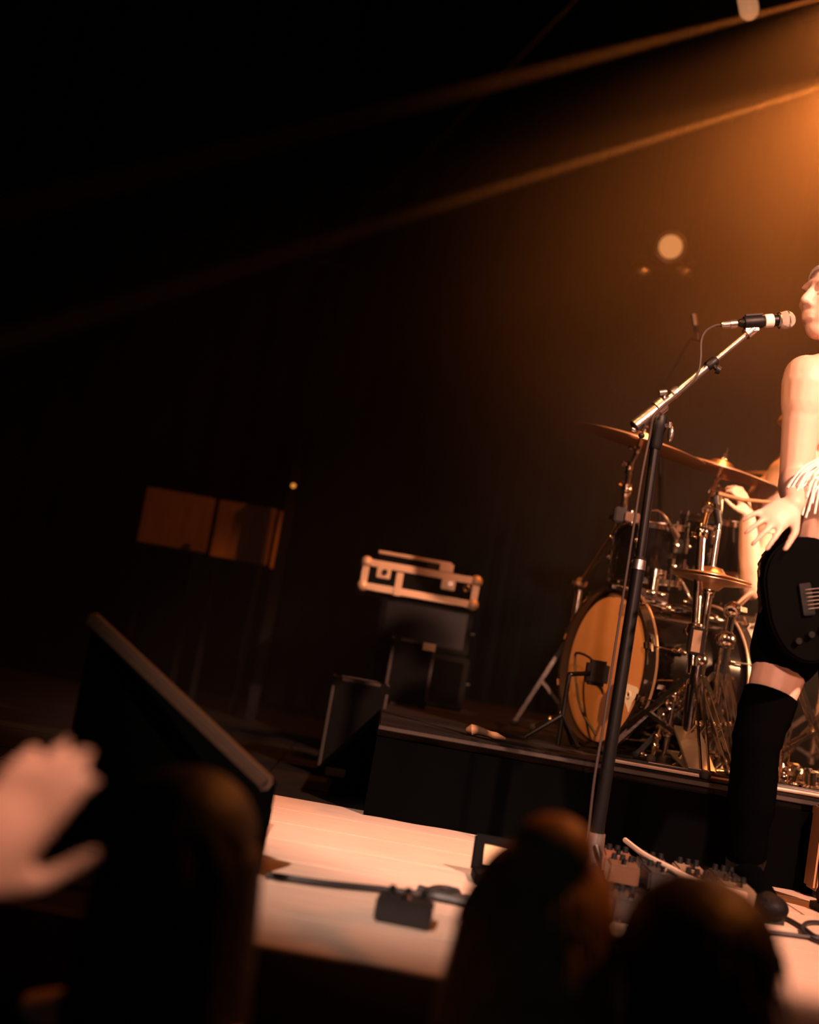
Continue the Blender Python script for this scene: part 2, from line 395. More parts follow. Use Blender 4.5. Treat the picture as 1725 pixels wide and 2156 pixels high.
# snare
drum('snare_drum', (1.36, 5.02, RZ+.50), V((-.08, -.05, 1)), .17, .14, 'chrome snare drum behind the black guitar and left of the drummer', 8, WHITEHEAD, STEEL)
drum('floor_tom', (2.25, 4.85, RZ+.42), V((0, -.03, 1)), .2, .38, 'black floor tom at the right of the drum kit', 8)
def tripod(root, base, top, r=.26, legs=3, m=CHROME, rot=.3, wide=.016):
    """base: V on the floor under the pole; top: height of the leg collar"""
    for i in range(legs):
        a_ = rot+2*math.pi*i/legs; d = V((math.cos(a_), math.sin(a_), 0))
        ft = base+d*r+UPZ*.014
        mb = MB(); side = d.cross(UPZ)*.012
        for s in (-1, 1): mb.beam(base+UPZ*top+side*s+d*.02, ft+side*s, wide*.25, wide, d.cross(UPZ).cross(d))
        mid = (base+UPZ*top+ft)/2
        for s in (-1, 1): mb.beam(base+UPZ*(top*.30)+side*s*1.3, mid+side*s*1.3, wide*.2, wide*.8)
        mb.sph(mid, .009, 8, 6)
        lg = obj('leg', mb, m, root); obj('rubber_foot', MB().sph(ft, (.018, .018, .014), 10, 6), RUBBER, lg)
    mb = MB().cyl(base+UPZ*(top-.03), base+UPZ*(top+.03), .024, .024, 16); mb.cyl(base+UPZ*(top*.30-.015), base+UPZ*(top-.01), .0175, .0175, 14)
    obj('leg_collar', mb, m, root)
def wing(mb, p, d, s=.03):
    d = V(d).normalized(); mb.cyl(p, p+d*s, .006, .006, 8); q = p+d*s; u, v, n = frame(d)
    mb.beam(q-u*s*.6, q+u*s*.6, .006, .016, v)
def cymbal(root_loc, n, r, label, bowed=.018):
    c = V(root_loc); n = V(n).normalized(); t = thing('cymbal', c, label, 'cymbal')
    prof = [(.006, .024+bowed), (.02, .0235+bowed), (.035, .019+bowed), (.045, .010+bowed), (.05, .004+bowed), (.06, bowed)]
    for i in range(1, 9):
        f_ = i/8; prof.append((.06+(r-.06)*f_, bowed*(1-f_**1.6)))
    inner = [(a_, b_-.0022) for a_, b_ in reversed(prof)]
    obj('plate', MB().lathe(c, n, prof+inner, 72, False), BRONZE, t)
    mb = MB().cyl(c+n*(bowed+.015), c+n*(bowed+.075), .0045, .0045, 8); mb.cyl(c+n*(bowed+.022), c+n*(bowed+.034), .014, .012, 14); wing(mb, c+n*(bowed+.034), n, .012)
    mb.cyl(c-n*.03, c+n*(bowed+.01), .010, .010, 10)
    obj('wing_nut', mb, CHROME, t); return c, n
def stand(name, base, path, label, cat='stand', top=.36, r=.27, m=CHROME, radii=None, rot=.3, clamps=()):
    base = V((base[0], base[1], RZ)); t = thing(name, base, label, cat)
    pts = [V(p) for p in path]; pr = radii or [.0125]*len(pts)
    mb = MB().cyl(base+UPZ*.06, pts[0], pr[0]*1.15, pr[0]*1.15, 14)
    obj('pole', mb, m, t)
    for i in range(len(pts)-1):
        obj('tube_section', MB().cyl(pts[i], pts[i+1], pr[i], pr[i], 12), m, t)
    for i in range(len(pts)):
        mb = MB(); d = (pts[min(i+1, len(pts)-1)]-pts[max(i-1, 0)]).normalized()
        mb.cyl(pts[i]-d*.022, pts[i]+d*.022, pr[i]*1.75, pr[i]*1.75, 14); wing(mb, pts[i]+frame(d)[0]*pr[i], frame(d)[0]+V((-.4, -.3, .2)), .028)
        mb.sph(pts[i], pr[i]*2.1, 10, 6)
        obj('clamp', mb, m, t)
    tripod(t, base, top, r, 3, m, rot); return t
TILT = V((.150, -.125, 1)).normalized()
c1, n1 = cymbal(P(1348, 934, 4.3), TILT, .238, 'left bronze crash cymbal tilted down to the right, behind the boom microphone')
c2, n2 = cymbal(P(1516, 992, 4.5), TILT, .235, 'middle bronze crash cymbal, its right edge under the higher splash cymbal')
c3, n3 = cymbal(P(1655, 1006, 5.0), V((-.04, -.17, 1)), .170, 'right-hand bronze cymbal above the drummer hand, beside the singer arm')
b1 = P(1283, 1215, 4.36)
t = stand('cymbal_stand', (b1.x-.02, b1.y+.52), [(b1.x-.02, b1.y+.52, .86), P(1310, 1095, 4.40), P(1320, 1030, 4.34), P(1326, 985, 4.32), c1-n1*.03], 'chrome cymbal stand rising left of the singer microphone pole', radii=[.013, .012, .010, .007, .005], rot=.9, r=.17)
obj('memory_lock', MB().box(P(1306, 1085, 4.35), (.045, .04, .055)), BLACKPLASTIC, t, .005)
obj('side_clamp', MB().box(P(1331, 1090, 4.33), (.05, .03, .035)).cyl(P(1331, 1102, 4.33), P(1331, 1075, 4.33), .012), CHROME, t, .003)
b2 = P(1450, 1540, 3.93)
t = stand('cymbal_stand', (b2.x, b2.y), [P(1464, 1330, 3.95), P(1478, 1120, 4.0), P(1490, 1070, 4.1), P(1500, 1034, 4.4), c2-n2*.03], 'tall cymbal stand whose dark pole passes before the right rack tom', radii=[.015, .011, .010, .007, .005], rot=-1.57, top=.30)
obj('boom_weight', MB().cyl(P(1505, 1045, 4.2), P(1514, 1105, 4.2), .016, .014), BLACKMETAL, t)
obj('clamp_block', MB().box(P(1466, 1350, 3.93), (.05, .04, .085)), BLACKPLASTIC, t, .004)
obj('clamp_plate', MB().box(P(1467, 1350, 3.905), (.028, .005, .07)), BRONZE, t, .001)
b3 = P(1655, 1500, 4.9)
stand('cymbal_stand', (1.10, 5.35), [V((1.10, 5.35, .95)), V((c3.x-.08, c3.y+.12, c3.z-.18)), c3-n3*.03], 'cymbal stand behind the singer holding the right-hand cymbal', radii=[.013, .011, .005], rot=.5)
# hi-hat
hh = P(1498, 1218, 4.0)
for s, lb in ((1, 'upper bronze hi-hat cymbal of the closed pair above the bass drum'), (-1, 'lower bronze hi-hat cymbal of the closed pair above the bass drum')):
    n_ = V((.03, -.02, 1)).normalized(); cc = hh+UPZ*(.006*s)
    t = thing('hi_hat_cymbal', cc, lb, 'cymbal', 'hi-hat pair')
    prof = [(.008, .034), (.03, .030), (.042, .016), (.05, .012)]+[(.05+.08*i/5, .012*(1-i/5)) for i in range(1, 6)]
    prof = prof+[(a_, b_-.002) for a_, b_ in reversed(prof)]
    obj('plate', MB().lathe(cc, n_*s, prof, 56, False), BRONZE, t)
hb_ = P(1497, 1560, 4.36)
t = stand('hi_hat_stand', (hh.x, hh.y), [V((hh.x, hh.y, .62)), V((hh.x, hh.y, hh.z-.04)), V((hh.x, hh.y, hh.z+.16))], 'chrome hi-hat stand with crossed flat legs beside the bass drum', radii=[.014, .010, .0045], top=.30, r=.25, rot=-1.2)
mb = MB().beam(V((hh.x-.02, hh.y-.30, RZ+.015)), V((hh.x-.02, hh.y-.02, RZ+.05)), .09, .008); mb.beam(V((hh.x-.02, hh.y-.30, RZ+.02)), V((hh.x-.02, hh.y-.05, RZ+.13)), .085, .012)
obj('pedal', mb, STEEL, t, .002)
# bass pedal
pb = bc-BN*(BD/2+.08); pb.z = RZ
t = thing('bass_pedal', pb, 'chrome bass drum pedal behind the rear bass drum hoop', 'pedal')
obj('footboard', MB().beam(pb-BN*.30+UPZ*.02, pb-BN*.02+UPZ*.09, .09, .01), STEEL, t, .002)
obj('base_plate', MB().beam(pb-BN*.30+UPZ*.008, pb+BN*.05+UPZ*.008, .10, .012), STEEL, t, .002)
mb = MB()
for s in (-1, 1): mb.cyl(pb+rt*s*.05+UPZ*.01, pb+rt*s*.05+UPZ*.17, .009)
mb.cyl(pb-rt*.06+UPZ*.165, pb+rt*.06+UPZ*.165, .008); obj('pedal_frame', mb, CHROME, t)
mb = MB().cyl(pb+UPZ*.165, pb+BN*.02+UPZ*.29, .004); mb.cyl(pb-BN*.01+UPZ*.29, pb+BN*.05+UPZ*.29, .025, .022, 16); obj('beater', mb, WHITEHEAD, t)
# small microphone stand before the bass drum shell
ks = P(1398, 1590, 4.02); ks.z = RZ; kt = P(1421, 1462, 4.02)
t = thing('short_microphone_stand', ks, 'short chrome microphone stand in front of the bass drum shell', 'stand')
obj('pole', MB().cyl(V((ks.x, ks.y, RZ+.03)), kt-UPZ*.05, .009).cyl(kt-UPZ*.16, kt-UPZ*.02, .0065), CHROME, t)
obj('base', MB().lathe(V((ks.x, ks.y, RZ)), UPZ, [(.085, 0), (.085, .012), (.03, .03), (.012, .04)], 28), BLACKMETAL, t)
mb = MB().sph(kt, (.026, .026, .03), 14, 10); mb.cyl(kt-V((.04, 0, .02)), kt+V((.045, 0, .03)), .010); wing(mb, kt+V((.02, -.02, -.01)), V((.6, -.3, .7)), .035); wing(mb, kt-V((.03, .01, -.005)), V((-.7, -.3, .3)), .025)
mb.torus(kt-UPZ*.03, V((.3, 1, .2)), .022, .006, 20, 6); mb.cyl(kt+UPZ*.02, kt+V((.06, .03, .035)), .009)
obj('clutch', mb, CHROME, t)
mb = MB().cyl(V((ks.x, ks.y, RZ+.10)), V((ks.x+.09, ks.y+.02, RZ+.13)), .008); mb.sph(V((ks.x, ks.y, RZ+.1)), .016, 10, 8); mb.sph(V((ks.x+.09, ks.y+.02, RZ+.13)), .011, 10, 8)
obj('side_arm', mb, CHROME, t)
# bass drum microphone hovering at the head with its loop of cable
km = on_head(.11, -.03)+BN*.10
t = thing('bass_drum_microphone', V((km.x, km.y, RZ)), 'boxy black microphone on a low stand before the amber bass drum head', 'microphone')
mb = MB().box(km, (.075, .06, .085)); obj('microphone_body', mb, BLACKPLASTIC, t, .012)
bp = V((km.x-.10, km.y-.06, RZ))
mb = MB().cyl(bp, bp+UPZ*(km.z-RZ-.02), .008); mb.cyl(bp+UPZ*(km.z-RZ-.02), km, .008); obj('arm', mb, BLACKMETAL, t)
mb = MB()
for i in range(3):
    a_ = 1+i*2.094; mb.cyl(bp+UPZ*.10, bp+V((math.cos(a_)*.11, math.sin(a_)*.11, .008)), .007)
obj('legs_base', mb, BLACKMETAL, t)
lp = [km, on_head(.04, .015)+BN*.09, on_head(-.055, .028)+BN*.09, on_head(-.068, 0)+BN*.085, on_head(-.04, -.07)+BN*.085, on_head(.03, -.16)+BN*.09, on_head(.10, -.235)+BN*.06]
obj('cable_loop', MB().tube(bez(lp, 8), .0045, 8), CABLE, t)
# tom microphone on its gooseneck
g = [P(1372, 1075, 4.3), P(1388, 1076, 4.3), P(1402, 1090, 4.31), P(1412, 1108, 4.33), P(1424, 1128, 4.36)]
t = thing('tom_microphone', g[-1], 'small clip-on microphone on a bent gooseneck between the two rack toms', 'microphone')
obj('gooseneck', MB().tube(bez(g, 6), [.0025+.004*min(1, i/16) for i in range(25)], 8), CHROME, t)
obj('capsule', MB().cyl(g[3], g[4], .011, .015, 14).sph(g[4], .0155, 12, 8), CHROME, t)
obj('rim_clip', MB().box(P(1427, 1150, 4.4), (.03, .03, .05)), BLACKPLASTIC, t, .003)
g = [P(1424, 1210, 4.4), P(1436, 1225, 4.38), P(1448, 1250, 4.38), P(1462, 1272, 4.4), P(1468, 1292, 4.42), P(1462, 1315, 4.42), P(1468, 1335, 4.42)]
t = thing('gooseneck_cable', g[-1], 'thin curved gooseneck hanging below the right rack tom', 'cable')
obj('gooseneck', MB().tube(bez(g, 6), .004, 8), CHROME, t); obj('sleeve', MB().cyl(g[1], g[2], .007, .010, 12), CHROME, t)
# second clip microphone above right tom
g = [P(1508, 1035, 4.5), P(1516, 1060, 4.5), P(1518, 1090, 4.5)]
t = thing('clip_microphone', g[2], 'little clip microphone with wire hook above the right rack tom', 'microphone')
obj('hook', MB().tube(bez([P(1505, 1030, 4.48), P(1514, 1022, 4.48), P(1520, 1045, 4.48), P(1518, 1085, 4.48), P(1510, 1094, 4.48)], 6), .003, 6), CHROME, t)
obj('capsule', MB().cyl(P(1516, 1040, 4.46), P(1513, 1062, 4.46), .013, .010, 14), CHROME, t)
# overhead microphone
oh = P(1461, 668, 4.9)
ob = P(1395, 1500, 5.0)
t = thing('overhead_microphone_stand', V((ob.x, ob.y, RZ)), 'thin tall overhead microphone stand behind the left crash cymbal', 'stand')
tp = P(1392, 822, 4.95)
obj('pole', MB().cyl(V((ob.x, ob.y, RZ+.05)), tp, .011, .009), BLACKMETAL, t)
be = P(1474, 718, 4.9); obj('boom', MB().cyl(tp, P(1455, 712, 4.9), .004, .003).cyl(P(1455, 712, 4.9), be, .004), BLACKMETAL, t)
tripod(t, V((ob.x, ob.y, RZ)), .25, .26, 3, BLACKMETAL, .4, .014)
t = thing('overhead_microphone', be, 'small pencil condenser microphone pointing up on a thin boom, left of the singer microphone', 'microphone')
obj('microphone_body', MB().cyl(be, P(1463, 682, 4.9), .009, .010, 14), BLACKMETAL, t); obj('capsule', MB().cyl(P(1464, 686, 4.9), P(1460, 662, 4.9), .012, .012, 16), STEEL, t)
obj('clip', MB().cyl(P(1471, 715, 4.89), P(1468, 700, 4.89), .008), CHROME, t)
# shiny hardware tangle at right: drum throne and pedal parts
def throne(x, y_):
    b = V((x, y_, RZ)); t = thing('drum_throne', b, 'padded drum throne under the drummer at the back of the kit', 'stool')
    obj('seat', MB().lathe(b+UPZ*.44, UPZ, [(.16, 0), (.17, .02), (.17, .06), (.14, .085), (.01, .09)], 36), LEATHER, t)
    obj('pole', MB().cyl(b+UPZ*.05, b+UPZ*.45, .018), CHROME, t); tripod(t, b, .26, .27, 3, CHROME, .9)
q0 = P(1700, 1640, 3.95)
stand('hardware_stand', (q0.x-.06, q0.y+.12), [V((q0.x-.06, q0.y+.12, .70)), V((q0.x-.02, q0.y+.16, .86))], 'shiny chrome double-braced stand just right of the singer black sock', top=.36, r=.24, rot=2.4, radii=[.014, .010])
stand('hardware_stand', (q0.x+.20, q0.y+.18), [V((q0.x+.2, q0.y+.18, .76)), V((q0.x+.1, q0.y+.25, .95))], 'shiny chrome stand at the right edge of the picture behind the singer legs', top=.40, r=.26, rot=.5, radii=[.014, .010])
q1 = P(1532, 1330, 4.02)
stand('boom_stand', (q1.x-.0, q1.y+.0), [V((q1.x, q1.y, .70)), V((q1.x+.005, q1.y, .80)), P(1590, 1240, 4.4), P(1640, 1115, 4.5)], 'chrome boom stand with a long angled arm right of the hi-hat', top=.32, r=.23, rot=-1.4, radii=[.016, .014, .010, .006])
# bits of bright hardware lying on the riser: wing nuts, keys, drum key clamps (each can be lifted away)
rr = random.Random(3)
def piece(p, kind, label, group):
    p = V(p)
    if kind == 0:
        mb = MB(); mb.cyl(p, p+V((rr.uniform(-.03, .03), rr.uniform(-.03, .03), .05)), .010); wing(mb, p+UPZ*.03, V((rr.uniform(-1, 1), rr.uniform(-1, 1), .4)), .03); mb.lathe(p-UPZ*.012, UPZ, [(.022, 0), (.022, .012), (.012, .02)], 14)
        return tag(obj('clamp', mb, CHROME, None, 0, p), label, 'clamp', group)
    a_ = rr.uniform(0, 3.1); L = rr.uniform(.10, .22); d = V((math.cos(a_), math.sin(a_)*.6, rr.uniform(.0, .12)))*L
    mb = MB().cyl(p, p+d, .007); mb.cyl(p+d*.3, p+d*.42, .014); wing(mb, p+d*.36, V((0, -.4, 1)), .03); mb.sph(p+d, .011, 8, 6)
    return tag(obj('metal_rod', mb, CHROME, None, 0, p), label, 'rod', group)
for i in range(26):
    px = 1648+rr.random()*110; Yv = 3.80+rr.random()*.45; x = P(px, 1640, Yv).x
    piece((x, Yv, RZ+.014), i % 2, ['chrome clamp', 'chrome rod with a wing nut'][i % 2]+' in the bright pile right of the singer sock', 'chrome '+['clamps', 'rods'][i % 2]+' in the pile right of the singer')
for i in range(14):
    px = 1400+rr.random()*120; Yv = 3.85+rr.random()*.4; x = P(px, 1620, Yv).x
    piece((x, Yv, RZ+.014), i % 2, ['chrome clamp', 'chrome rod with a wing nut'][i % 2]+' lying on the riser before the bass drum', 'chrome '+['clamps', 'rods'][i % 2]+' before the bass drum')
# ------------------------------------------------------------------ singer microphone stand
piv = P(1391, 873, 3.22); bx, by = .628, 3.27
t = thing('microphone_stand', (bx, by, 0), 'black boom microphone stand in front of the drum kit, in focus', 'stand')
piv = V((bx-.006, by, piv.z)); B = V((bx, by, 0))
j1 = P(1347, 1195, 3.25); zj = j1.z
obj('lower_pole', MB().cyl(B+UPZ*.04, V((bx, by, zj)), .0175, .0175, 20), BLACKMETAL, t)
obj('upper_pole', MB().cyl(V((bx, by, zj)), piv-UPZ*.05, .0125, .0125, 18), BLACKMETAL, t)
obj('collar', MB().cyl(V((bx, by, zj-.004)), V((bx, by, zj+.022)), .0185, .0175, 20), STEEL, t, 0, None, 'pale metal collar')
obj('collar_ring', MB().cyl(V((bx, by, zj+.022)), V((bx, by, zj+.030)), .0165, .0165, 20), BLACKPLASTIC, t)
obj('clutch', MB().lathe(piv-UPZ*.085, UPZ, [(.015, 0), (.019, .01), (.019, .05), (.023, .06), (.022, .09), (.016, .10)], 22), BLACKPLASTIC, t)
mb = MB(); wing(mb, piv+V((.012, -.01, -.02)), V((1, -.4, .1)), .02); mb.sph(piv+V((.034, -.014, -.04)), (.009, .012, .022), 12, 8); obj('wing_nut', mb, STEEL, t)
be0 = P(1336, 897, 3.20); be1 = P(1388, 857, 3.21); be2 = P(1422, 826, 3.21); be3 = P(1500, 764, 3.21); be4 = P(1578, 699, 3.21)
obj('counterweight', MB().cyl(be0, be1, .0165, .0165, 24), STEEL, t); obj('end_cap', MB().cyl(be0-(be1-be0).normalized()*.002, be0+(be1-be0).normalized()*.0004, .0145, .0145, 20), BLACKPLASTIC, t)
dB = (be4-be0).normalized()
obj('pivot_collar', MB().lathe(be1-dB*.012, dB, [(.016, 0), (.0215, .004), (.0215, .026), (.016, .03)], 22), STEEL, t)
obj('boom_outer', MB().cyl(be1, be3, .0105, .0105, 18), STEEL, t); obj('boom_inner', MB().cyl(be3, be4, .0078, .0078, 16), STEEL, t)
mb = MB().lathe(be2-dB*.012, dB, [(.0115, 0), (.0145, .003), (.0145, .02), (.0115, .024)], 16); obj('boom_ring', mb, STEEL, t)
mb = MB().lathe(be3-dB*.02, dB, [(.0115, 0), (.0135, .004), (.0135, .03), (.009, .036)], 16); mb.cyl(be3, be3+V((.012, -.01, -.018)), .006); mb.cyl(be3+V((.012, -.01, -.018)), be3+V((.022, -.012, -.022)), .012, .010, 12); obj('boom_clutch', mb, BLACKPLASTIC, t)
mb = MB().cyl(P(1399, 839, 3.2), P(1400, 826, 3.2), .0035); mb.cyl(P(1389, 827, 3.19), P(1404, 825, 3.19), .0075, .0075, 14); obj('cable_clip', mb, STEEL, t)
mb = MB().cyl(P(1359, 893, 3.19), P(1353, 912, 3.19), .0025); mb.sph(P(1351, 917, 3.19), .0085, 12, 8); obj('tension_knob', mb, BLACKPLASTIC, t)
obj('tension_lever', MB().sph(P(1336, 905, 3.21), (.012, .010, .008), 12, 8), STEEL, t)
for i in range(3):
    a_ = .5+i*2.094; d = V((math.cos(a_), math.sin(a_), 0))
    lg = obj('leg', MB().cyl(B+UPZ*.075+d*.02, B+d*.30+UPZ*.012, .009, .009, 12), BLACKMETAL, t)
    obj('rubber_foot', MB().sph(B+d*.30+UPZ*.013, .013, 10, 8), RUBBER, lg)
obj('leg_hub', MB().cyl(B+UPZ*.035, B+UPZ*.11, .026, .022, 16), STEEL, t)
# microphone
t = thing('vocal_microphone', P(1590, 690, 3.2), 'wired vocal microphone with silver ball grille in the boom stand clip at the singer mouth', 'microphone')
m0 = P(1519, 684, 3.2); m1 = P(1553, 681, 3.2); m2 = P(1560, 680, 3.2); m3 = P(1646, 675, 3.2); gc = P(1656, 674, 3.2); dm = (gc-m0).normalized()
obj('connector', MB().lathe(m0, dm, [(.007, 0), (.0095, .006), (.0105, .022), (.0095, .023), (.0115, .024), (.0115, .042)], 20), STEEL, t)
Lh = (m3-m2).length
obj('handle', MB().lathe(m2, dm, [(.008, -.006), (.0115, 0), (.013, .03), (.016, Lh*.75), (.0165, Lh-.02), (.015, Lh-.006)], 24), BLACKMETAL, t)
obj('tape_band', MB().lathe(m2+dm*(Lh*.58), dm, [(.0158, 0), (.0178, .001), (.0182, .022), (.0165, .0235)], 24), TAPE, t)
gr = MB().lathe(gc-dm*.022, dm, [(.014, 0), (.0215, .008), (.0235, .018)], 28); gr.sph(gc, .0242, 28, 18)
obj('grille', gr, GRILLE, t); obj('grille_ring', MB().torus(gc+dm*.004, dm, .0243, .0018, 32, 6), STEEL, t); obj('grille_base_ring', MB().torus(gc-dm*.018, dm, .0215, .0022, 32, 6), STEEL, t)
cp = m2+dm*(Lh*.30)
mb = MB().lathe(cp-dm*.025, dm, [(.0155, 0), (.0172, .002), (.0178, .05), (.0165, .052)], 20); mb.box(cp+UPZ*.0195, (.046, .012, .004), Matrix.Rotation(-math.atan2(dm.z, dm.x), 3, 'Y')); obj('clip', mb, BLACKPLASTIC, t)
mb = MB().box(cp-UPZ*.018, (.035, .010, .014), Matrix.Rotation(-math.atan2(dm.z, dm.x), 3, 'Y')); mb.cyl(be4-dB*.012, be4+dB*.014, .0155, .0165, 18); mb.cyl(be4+dB*.012, cp-UPZ*.012, .008); obj('clip_base', mb, STEEL, t)
cb = [P(1519, 684, 3.2), P(1506, 686, 3.2), P(1487, 697, 3.19), P(1477, 718, 3.19), P(1476, 750, 3.18), P(1472, 780, 3.18), P(1458, 803, 3.18), P(1443, 818, 3.18), P(1422, 835, 3.185), P(1395, 856, 3.185), P(1376, 880, 3.19), P(1368, 920, 3.2), P(1352, 1000, 3.2), P(1336, 1100, 3.2), P(1310, 1270, 3.2), P(1290, 1400, 3.2), P(1272, 1520, 3.2), P(1252, 1640, 3.2), P(1240, 1750, 3.22)]
tag(obj('microphone_cable', MB().tube(bez(cb, 6)+[V((.58, 3.12, .008)), V((.50, 2.95, .006)), V((.56, 2.75, .006))], .0034, 8), mat('cable_grey', (.035, .025, .02), .45)), 'microphone cable looping from the vocal microphone down the stand', 'cable')
# ------------------------------------------------------------------ people
def basis(fwd, up=(0, 0, 1)):
    f = V(fwd).normalized(); u = V(up); r = f.cross(u).normalized(); u = r.cross(f); return Matrix((r, f, u)).transposed()
def head(mb, c, R, k=1.0):
    def e(p, r): mb.sph(V(c)+R @ (V(p)*k), [q*k for q in r], 20, 14, R)
    e((0, -.012, .030), (.076, .096, .088)); e((0, .022, -.030), (.063, .070, .075)); e((0, .045, -.082), (.032, .036, .028)); e((0, .066, .036), (.055, .024, .018))
    e((0, .02, -.06), (.052, .058, .045))
    for s in (-1, 1):
        e((s*.038, .062, -.014), (.022, .022, .02)); e((s*.078, -.005, -.002), (.010, .020, .032)); e((s*.03, .078, .028), (.022, .012, .007))
        e((s*.012, .092, -.026), (.009, .010, .008))
    mb.cap(V(c)+R @ (V((0, .082, .024))*k), V(c)+R @ (V((0, .106, -.018))*k), .009*k, .0125*k)
    e((0, .088, -.050), (.024, .010, .0065)); e((0, .086, -.063), (.021, .011, .0075))
def eyes(c, R, parent, k=1.0):
    for s in (-1, 1):
        p = V(c)+R @ (V((s*.031, .068, .008))*k); ey = obj('eye', MB().sph(p, .0125*k, 14, 10), WHITEEYE, parent)
        obj('iris', MB().sph(p+R @ V((0, .0085*k, 0)), (.0058*k), 10, 8), IRIS, ey)
def hand(mb, wrist, d, nrm, curl=.5, thumb=1, k=1.0, spread=.12):
    wrist, d, nrm = V(wrist), V(d).normalized(), V(nrm).normalized(); s = d.cross(nrm).normalized(); nrm = s.cross(d).normalized()
    R = Matrix((s, d, nrm)).transposed()
    mb.sph(wrist+d*.045*k, [.040*k, .052*k, .017*k], 18, 12, R); mb.sph(wrist+d*.07*k, [.041*k, .026*k, .013*k], 18, 12, R)
    for i, L in enumerate((.070, .080, .074, .058)):
        o = (i-1.5)*.0205*k; b = wrist+d*(.085-abs(i-1.3)*.004)*k+s*o*thumb*-1; a = (i-1.5)*spread*-thumb
        fd = (d*math.cos(a)+s*math.sin(a)).normalized(); r = .0088*k; c_ = 0; p = b-fd*.02*k; pts = [p]
        for q, sg in enumerate((.52, .28, .24)):
            if q: c_ += curl*.9
            else: c_ += curl*.5
            p2 = (b if q == 0 else pts[-1])+(fd*math.cos(c_)+nrm*math.sin(c_))*L*sg*k
            pts.append(p2)
        for q in range(3): mb.cap(pts[q], pts[q+1], r*(1-.08*q), r*(1-.08*(q+1)), 10)
    tb = wrist+d*.022*k+s*thumb*.024*k; td = (d*.62+s*thumb*.70+nrm*.30).normalized()
    p1 = tb+td*.042*k; td2 = (d*.85+s*thumb*.30+nrm*.4).normalized(); p2 = p1+td2*.030*k; p3 = p2+td2*.022*k
    mb.cap(tb, p1, .014*k, .0105*k, 10); mb.cap(p1, p2, .0105*k, .0095*k, 10); mb.cap(p2, p3, .0095*k, .008*k, 10)
def torso(mb, pel, chest, sr, sl, nb, f, k=1.0, belly=.0):
    """ellipsoid chain between pelvis and shoulders"""
    f = V(f).normalized(); R = basis(f)
    up = (V(chest)-V(pel)); mb.cap(pel, chest, .112*k, .112*k, 20)
    mb.sph(pel, [.160*k, .115*k, .13*k], 20, 14, R); mb.sph(V(pel)+up*.33, [.138*k, (.10+belly)*k, .15*k], 20, 14, R)
    mb.sph(V(pel)+up*.68, [.150*k, .108*k, .16*k], 20, 14, R); mb.sph(chest, [.160*k, .112*k, .13*k], 20, 14, R)
    mb.cap(sr, sl, .052*k, .052*k); mb.cap(chest, V(sr)*.6+V(sl)*.4, .085*k, .065*k); mb.cap(chest, V(sl)*.6+V(sr)*.4, .085*k, .065*k)
    mb.cap((V(sr)+V(sl))/2+UPZ*.0, nb, .062*k, .056*k)
    for q in (sr, sl): mb.cap(V(q)+UPZ*.002, V(nb).lerp((V(sr)+V(sl))/2, .55), .054*k, .050*k); mb.cap(V(q), V(q).lerp(V(chest), .45)-UPZ*.03, .056*k, .08*k)
def leg(mb, hip, knee, ank, k=1.0, foot=None):
    hip, knee, ank = V(hip), V(knee), V(ank)
    mb.cap(hip, knee, .083*k, .054*k); calf = knee.lerp(ank, .30); mb.cap(knee, calf, .052*k, .055*k); mb.cap(calf, ank, .055*k, .035*k)
    if foot: mb.cap(ank-UPZ*.03, V(foot), .036*k, .028*k); mb.sph(ank-UPZ*.045-(V(foot)-ank).normalized()*.02, .034*k)
def arm(mb, sh, el, wr, k=1.0):
    sh, el, wr = V(sh), V(el), V(wr)
    mb.sph(sh, .056*k, 16, 12); mb.cap(sh+UPZ*-.015, sh.lerp(el, .28), .058*k, .054*k); mb.cap(sh, sh.lerp(el, .45), .053*k, .047*k); mb.cap(sh.lerp(el, .45), el, .047*k, .038*k)
    mb.cap(el, el.lerp(wr, .3), .039*k, .040*k); mb.cap(el.lerp(wr, .3), wr, .040*k, .025*k)
# --- singer
sp = thing('person', (1.12, 3.22, 0), 'shirtless singer at the right edge in black shorts and tall black socks, playing guitar', 'person')
hc = P(1758, 642, 3.22); nb = P(1790, 745, 3.24)
shR = P(1698, 795, 3.20); shL = shR+V((.355, .06, .02)); chest = (shR+shL)/2+V((0, 0, -.11)); pel = P(1765, 1270, 3.28)
HR = basis((-.90, -.42, .02)); BF = V((-.15, -1, 0))
gcn = P(1738, 1258, 3.06); gu = V((.955, .08, .28)).normalized(); gn = V((.08, -1, .05)); gn = (gn-gu*gn.dot(gu)).normalized(); gv = gn.cross(gu)
nk = gcn+gn*.025
bm_ = MB(); head(bm_, hc, HR, 1.0); bm_.cap(hc+V((.03, .02, -.07)), (shR+shL)/2+V((0, 0, .03)), .058, .062)
torso(bm_, pel, chest, shR, shL, hc+V((.035, .02, -.07)), BF)
for s in (-1, 1): bm_.sph(chest+V((s*.075, -.050, .01)), (.080, .045, .06))
elR = P(1674, 1012, 3.20); wrR = P(1672, 1062, 2.98)
arm(bm_, shR, elR, wrR, 1.08); hand(bm_, wrR, P(1600, 1112, 2.93)-wrR, V((.15, 1, -.35)), .28, 1, 1.0, .16)
gp = nk+gu*.50; wrL = gp-UPZ*.07+V((.02, .055, 0)); elL = shL+V((.075, .02, -.27)); arm(bm_, shL, elL, wrL); hand(bm_, wrL, V((-.15, -.25, 1)), V((-.1, -1, -.1)), .85, -1, .95)
hipR = P(1676, 1310, 3.26); knR = P(1596, 1548, 3.20); anR = P(1563, 1862, 3.24); anR.z = .10
hipL = hipR+V((.17, .02, 0)); knL = hipL+V((.03, -.04, -.42)); anL = V((knL.x+.03, 3.34, .095))
ftR = V((anR.x+.01, anR.y-.16, .035)); ftL = V((anL.x+.05, anL.y-.17, .035))
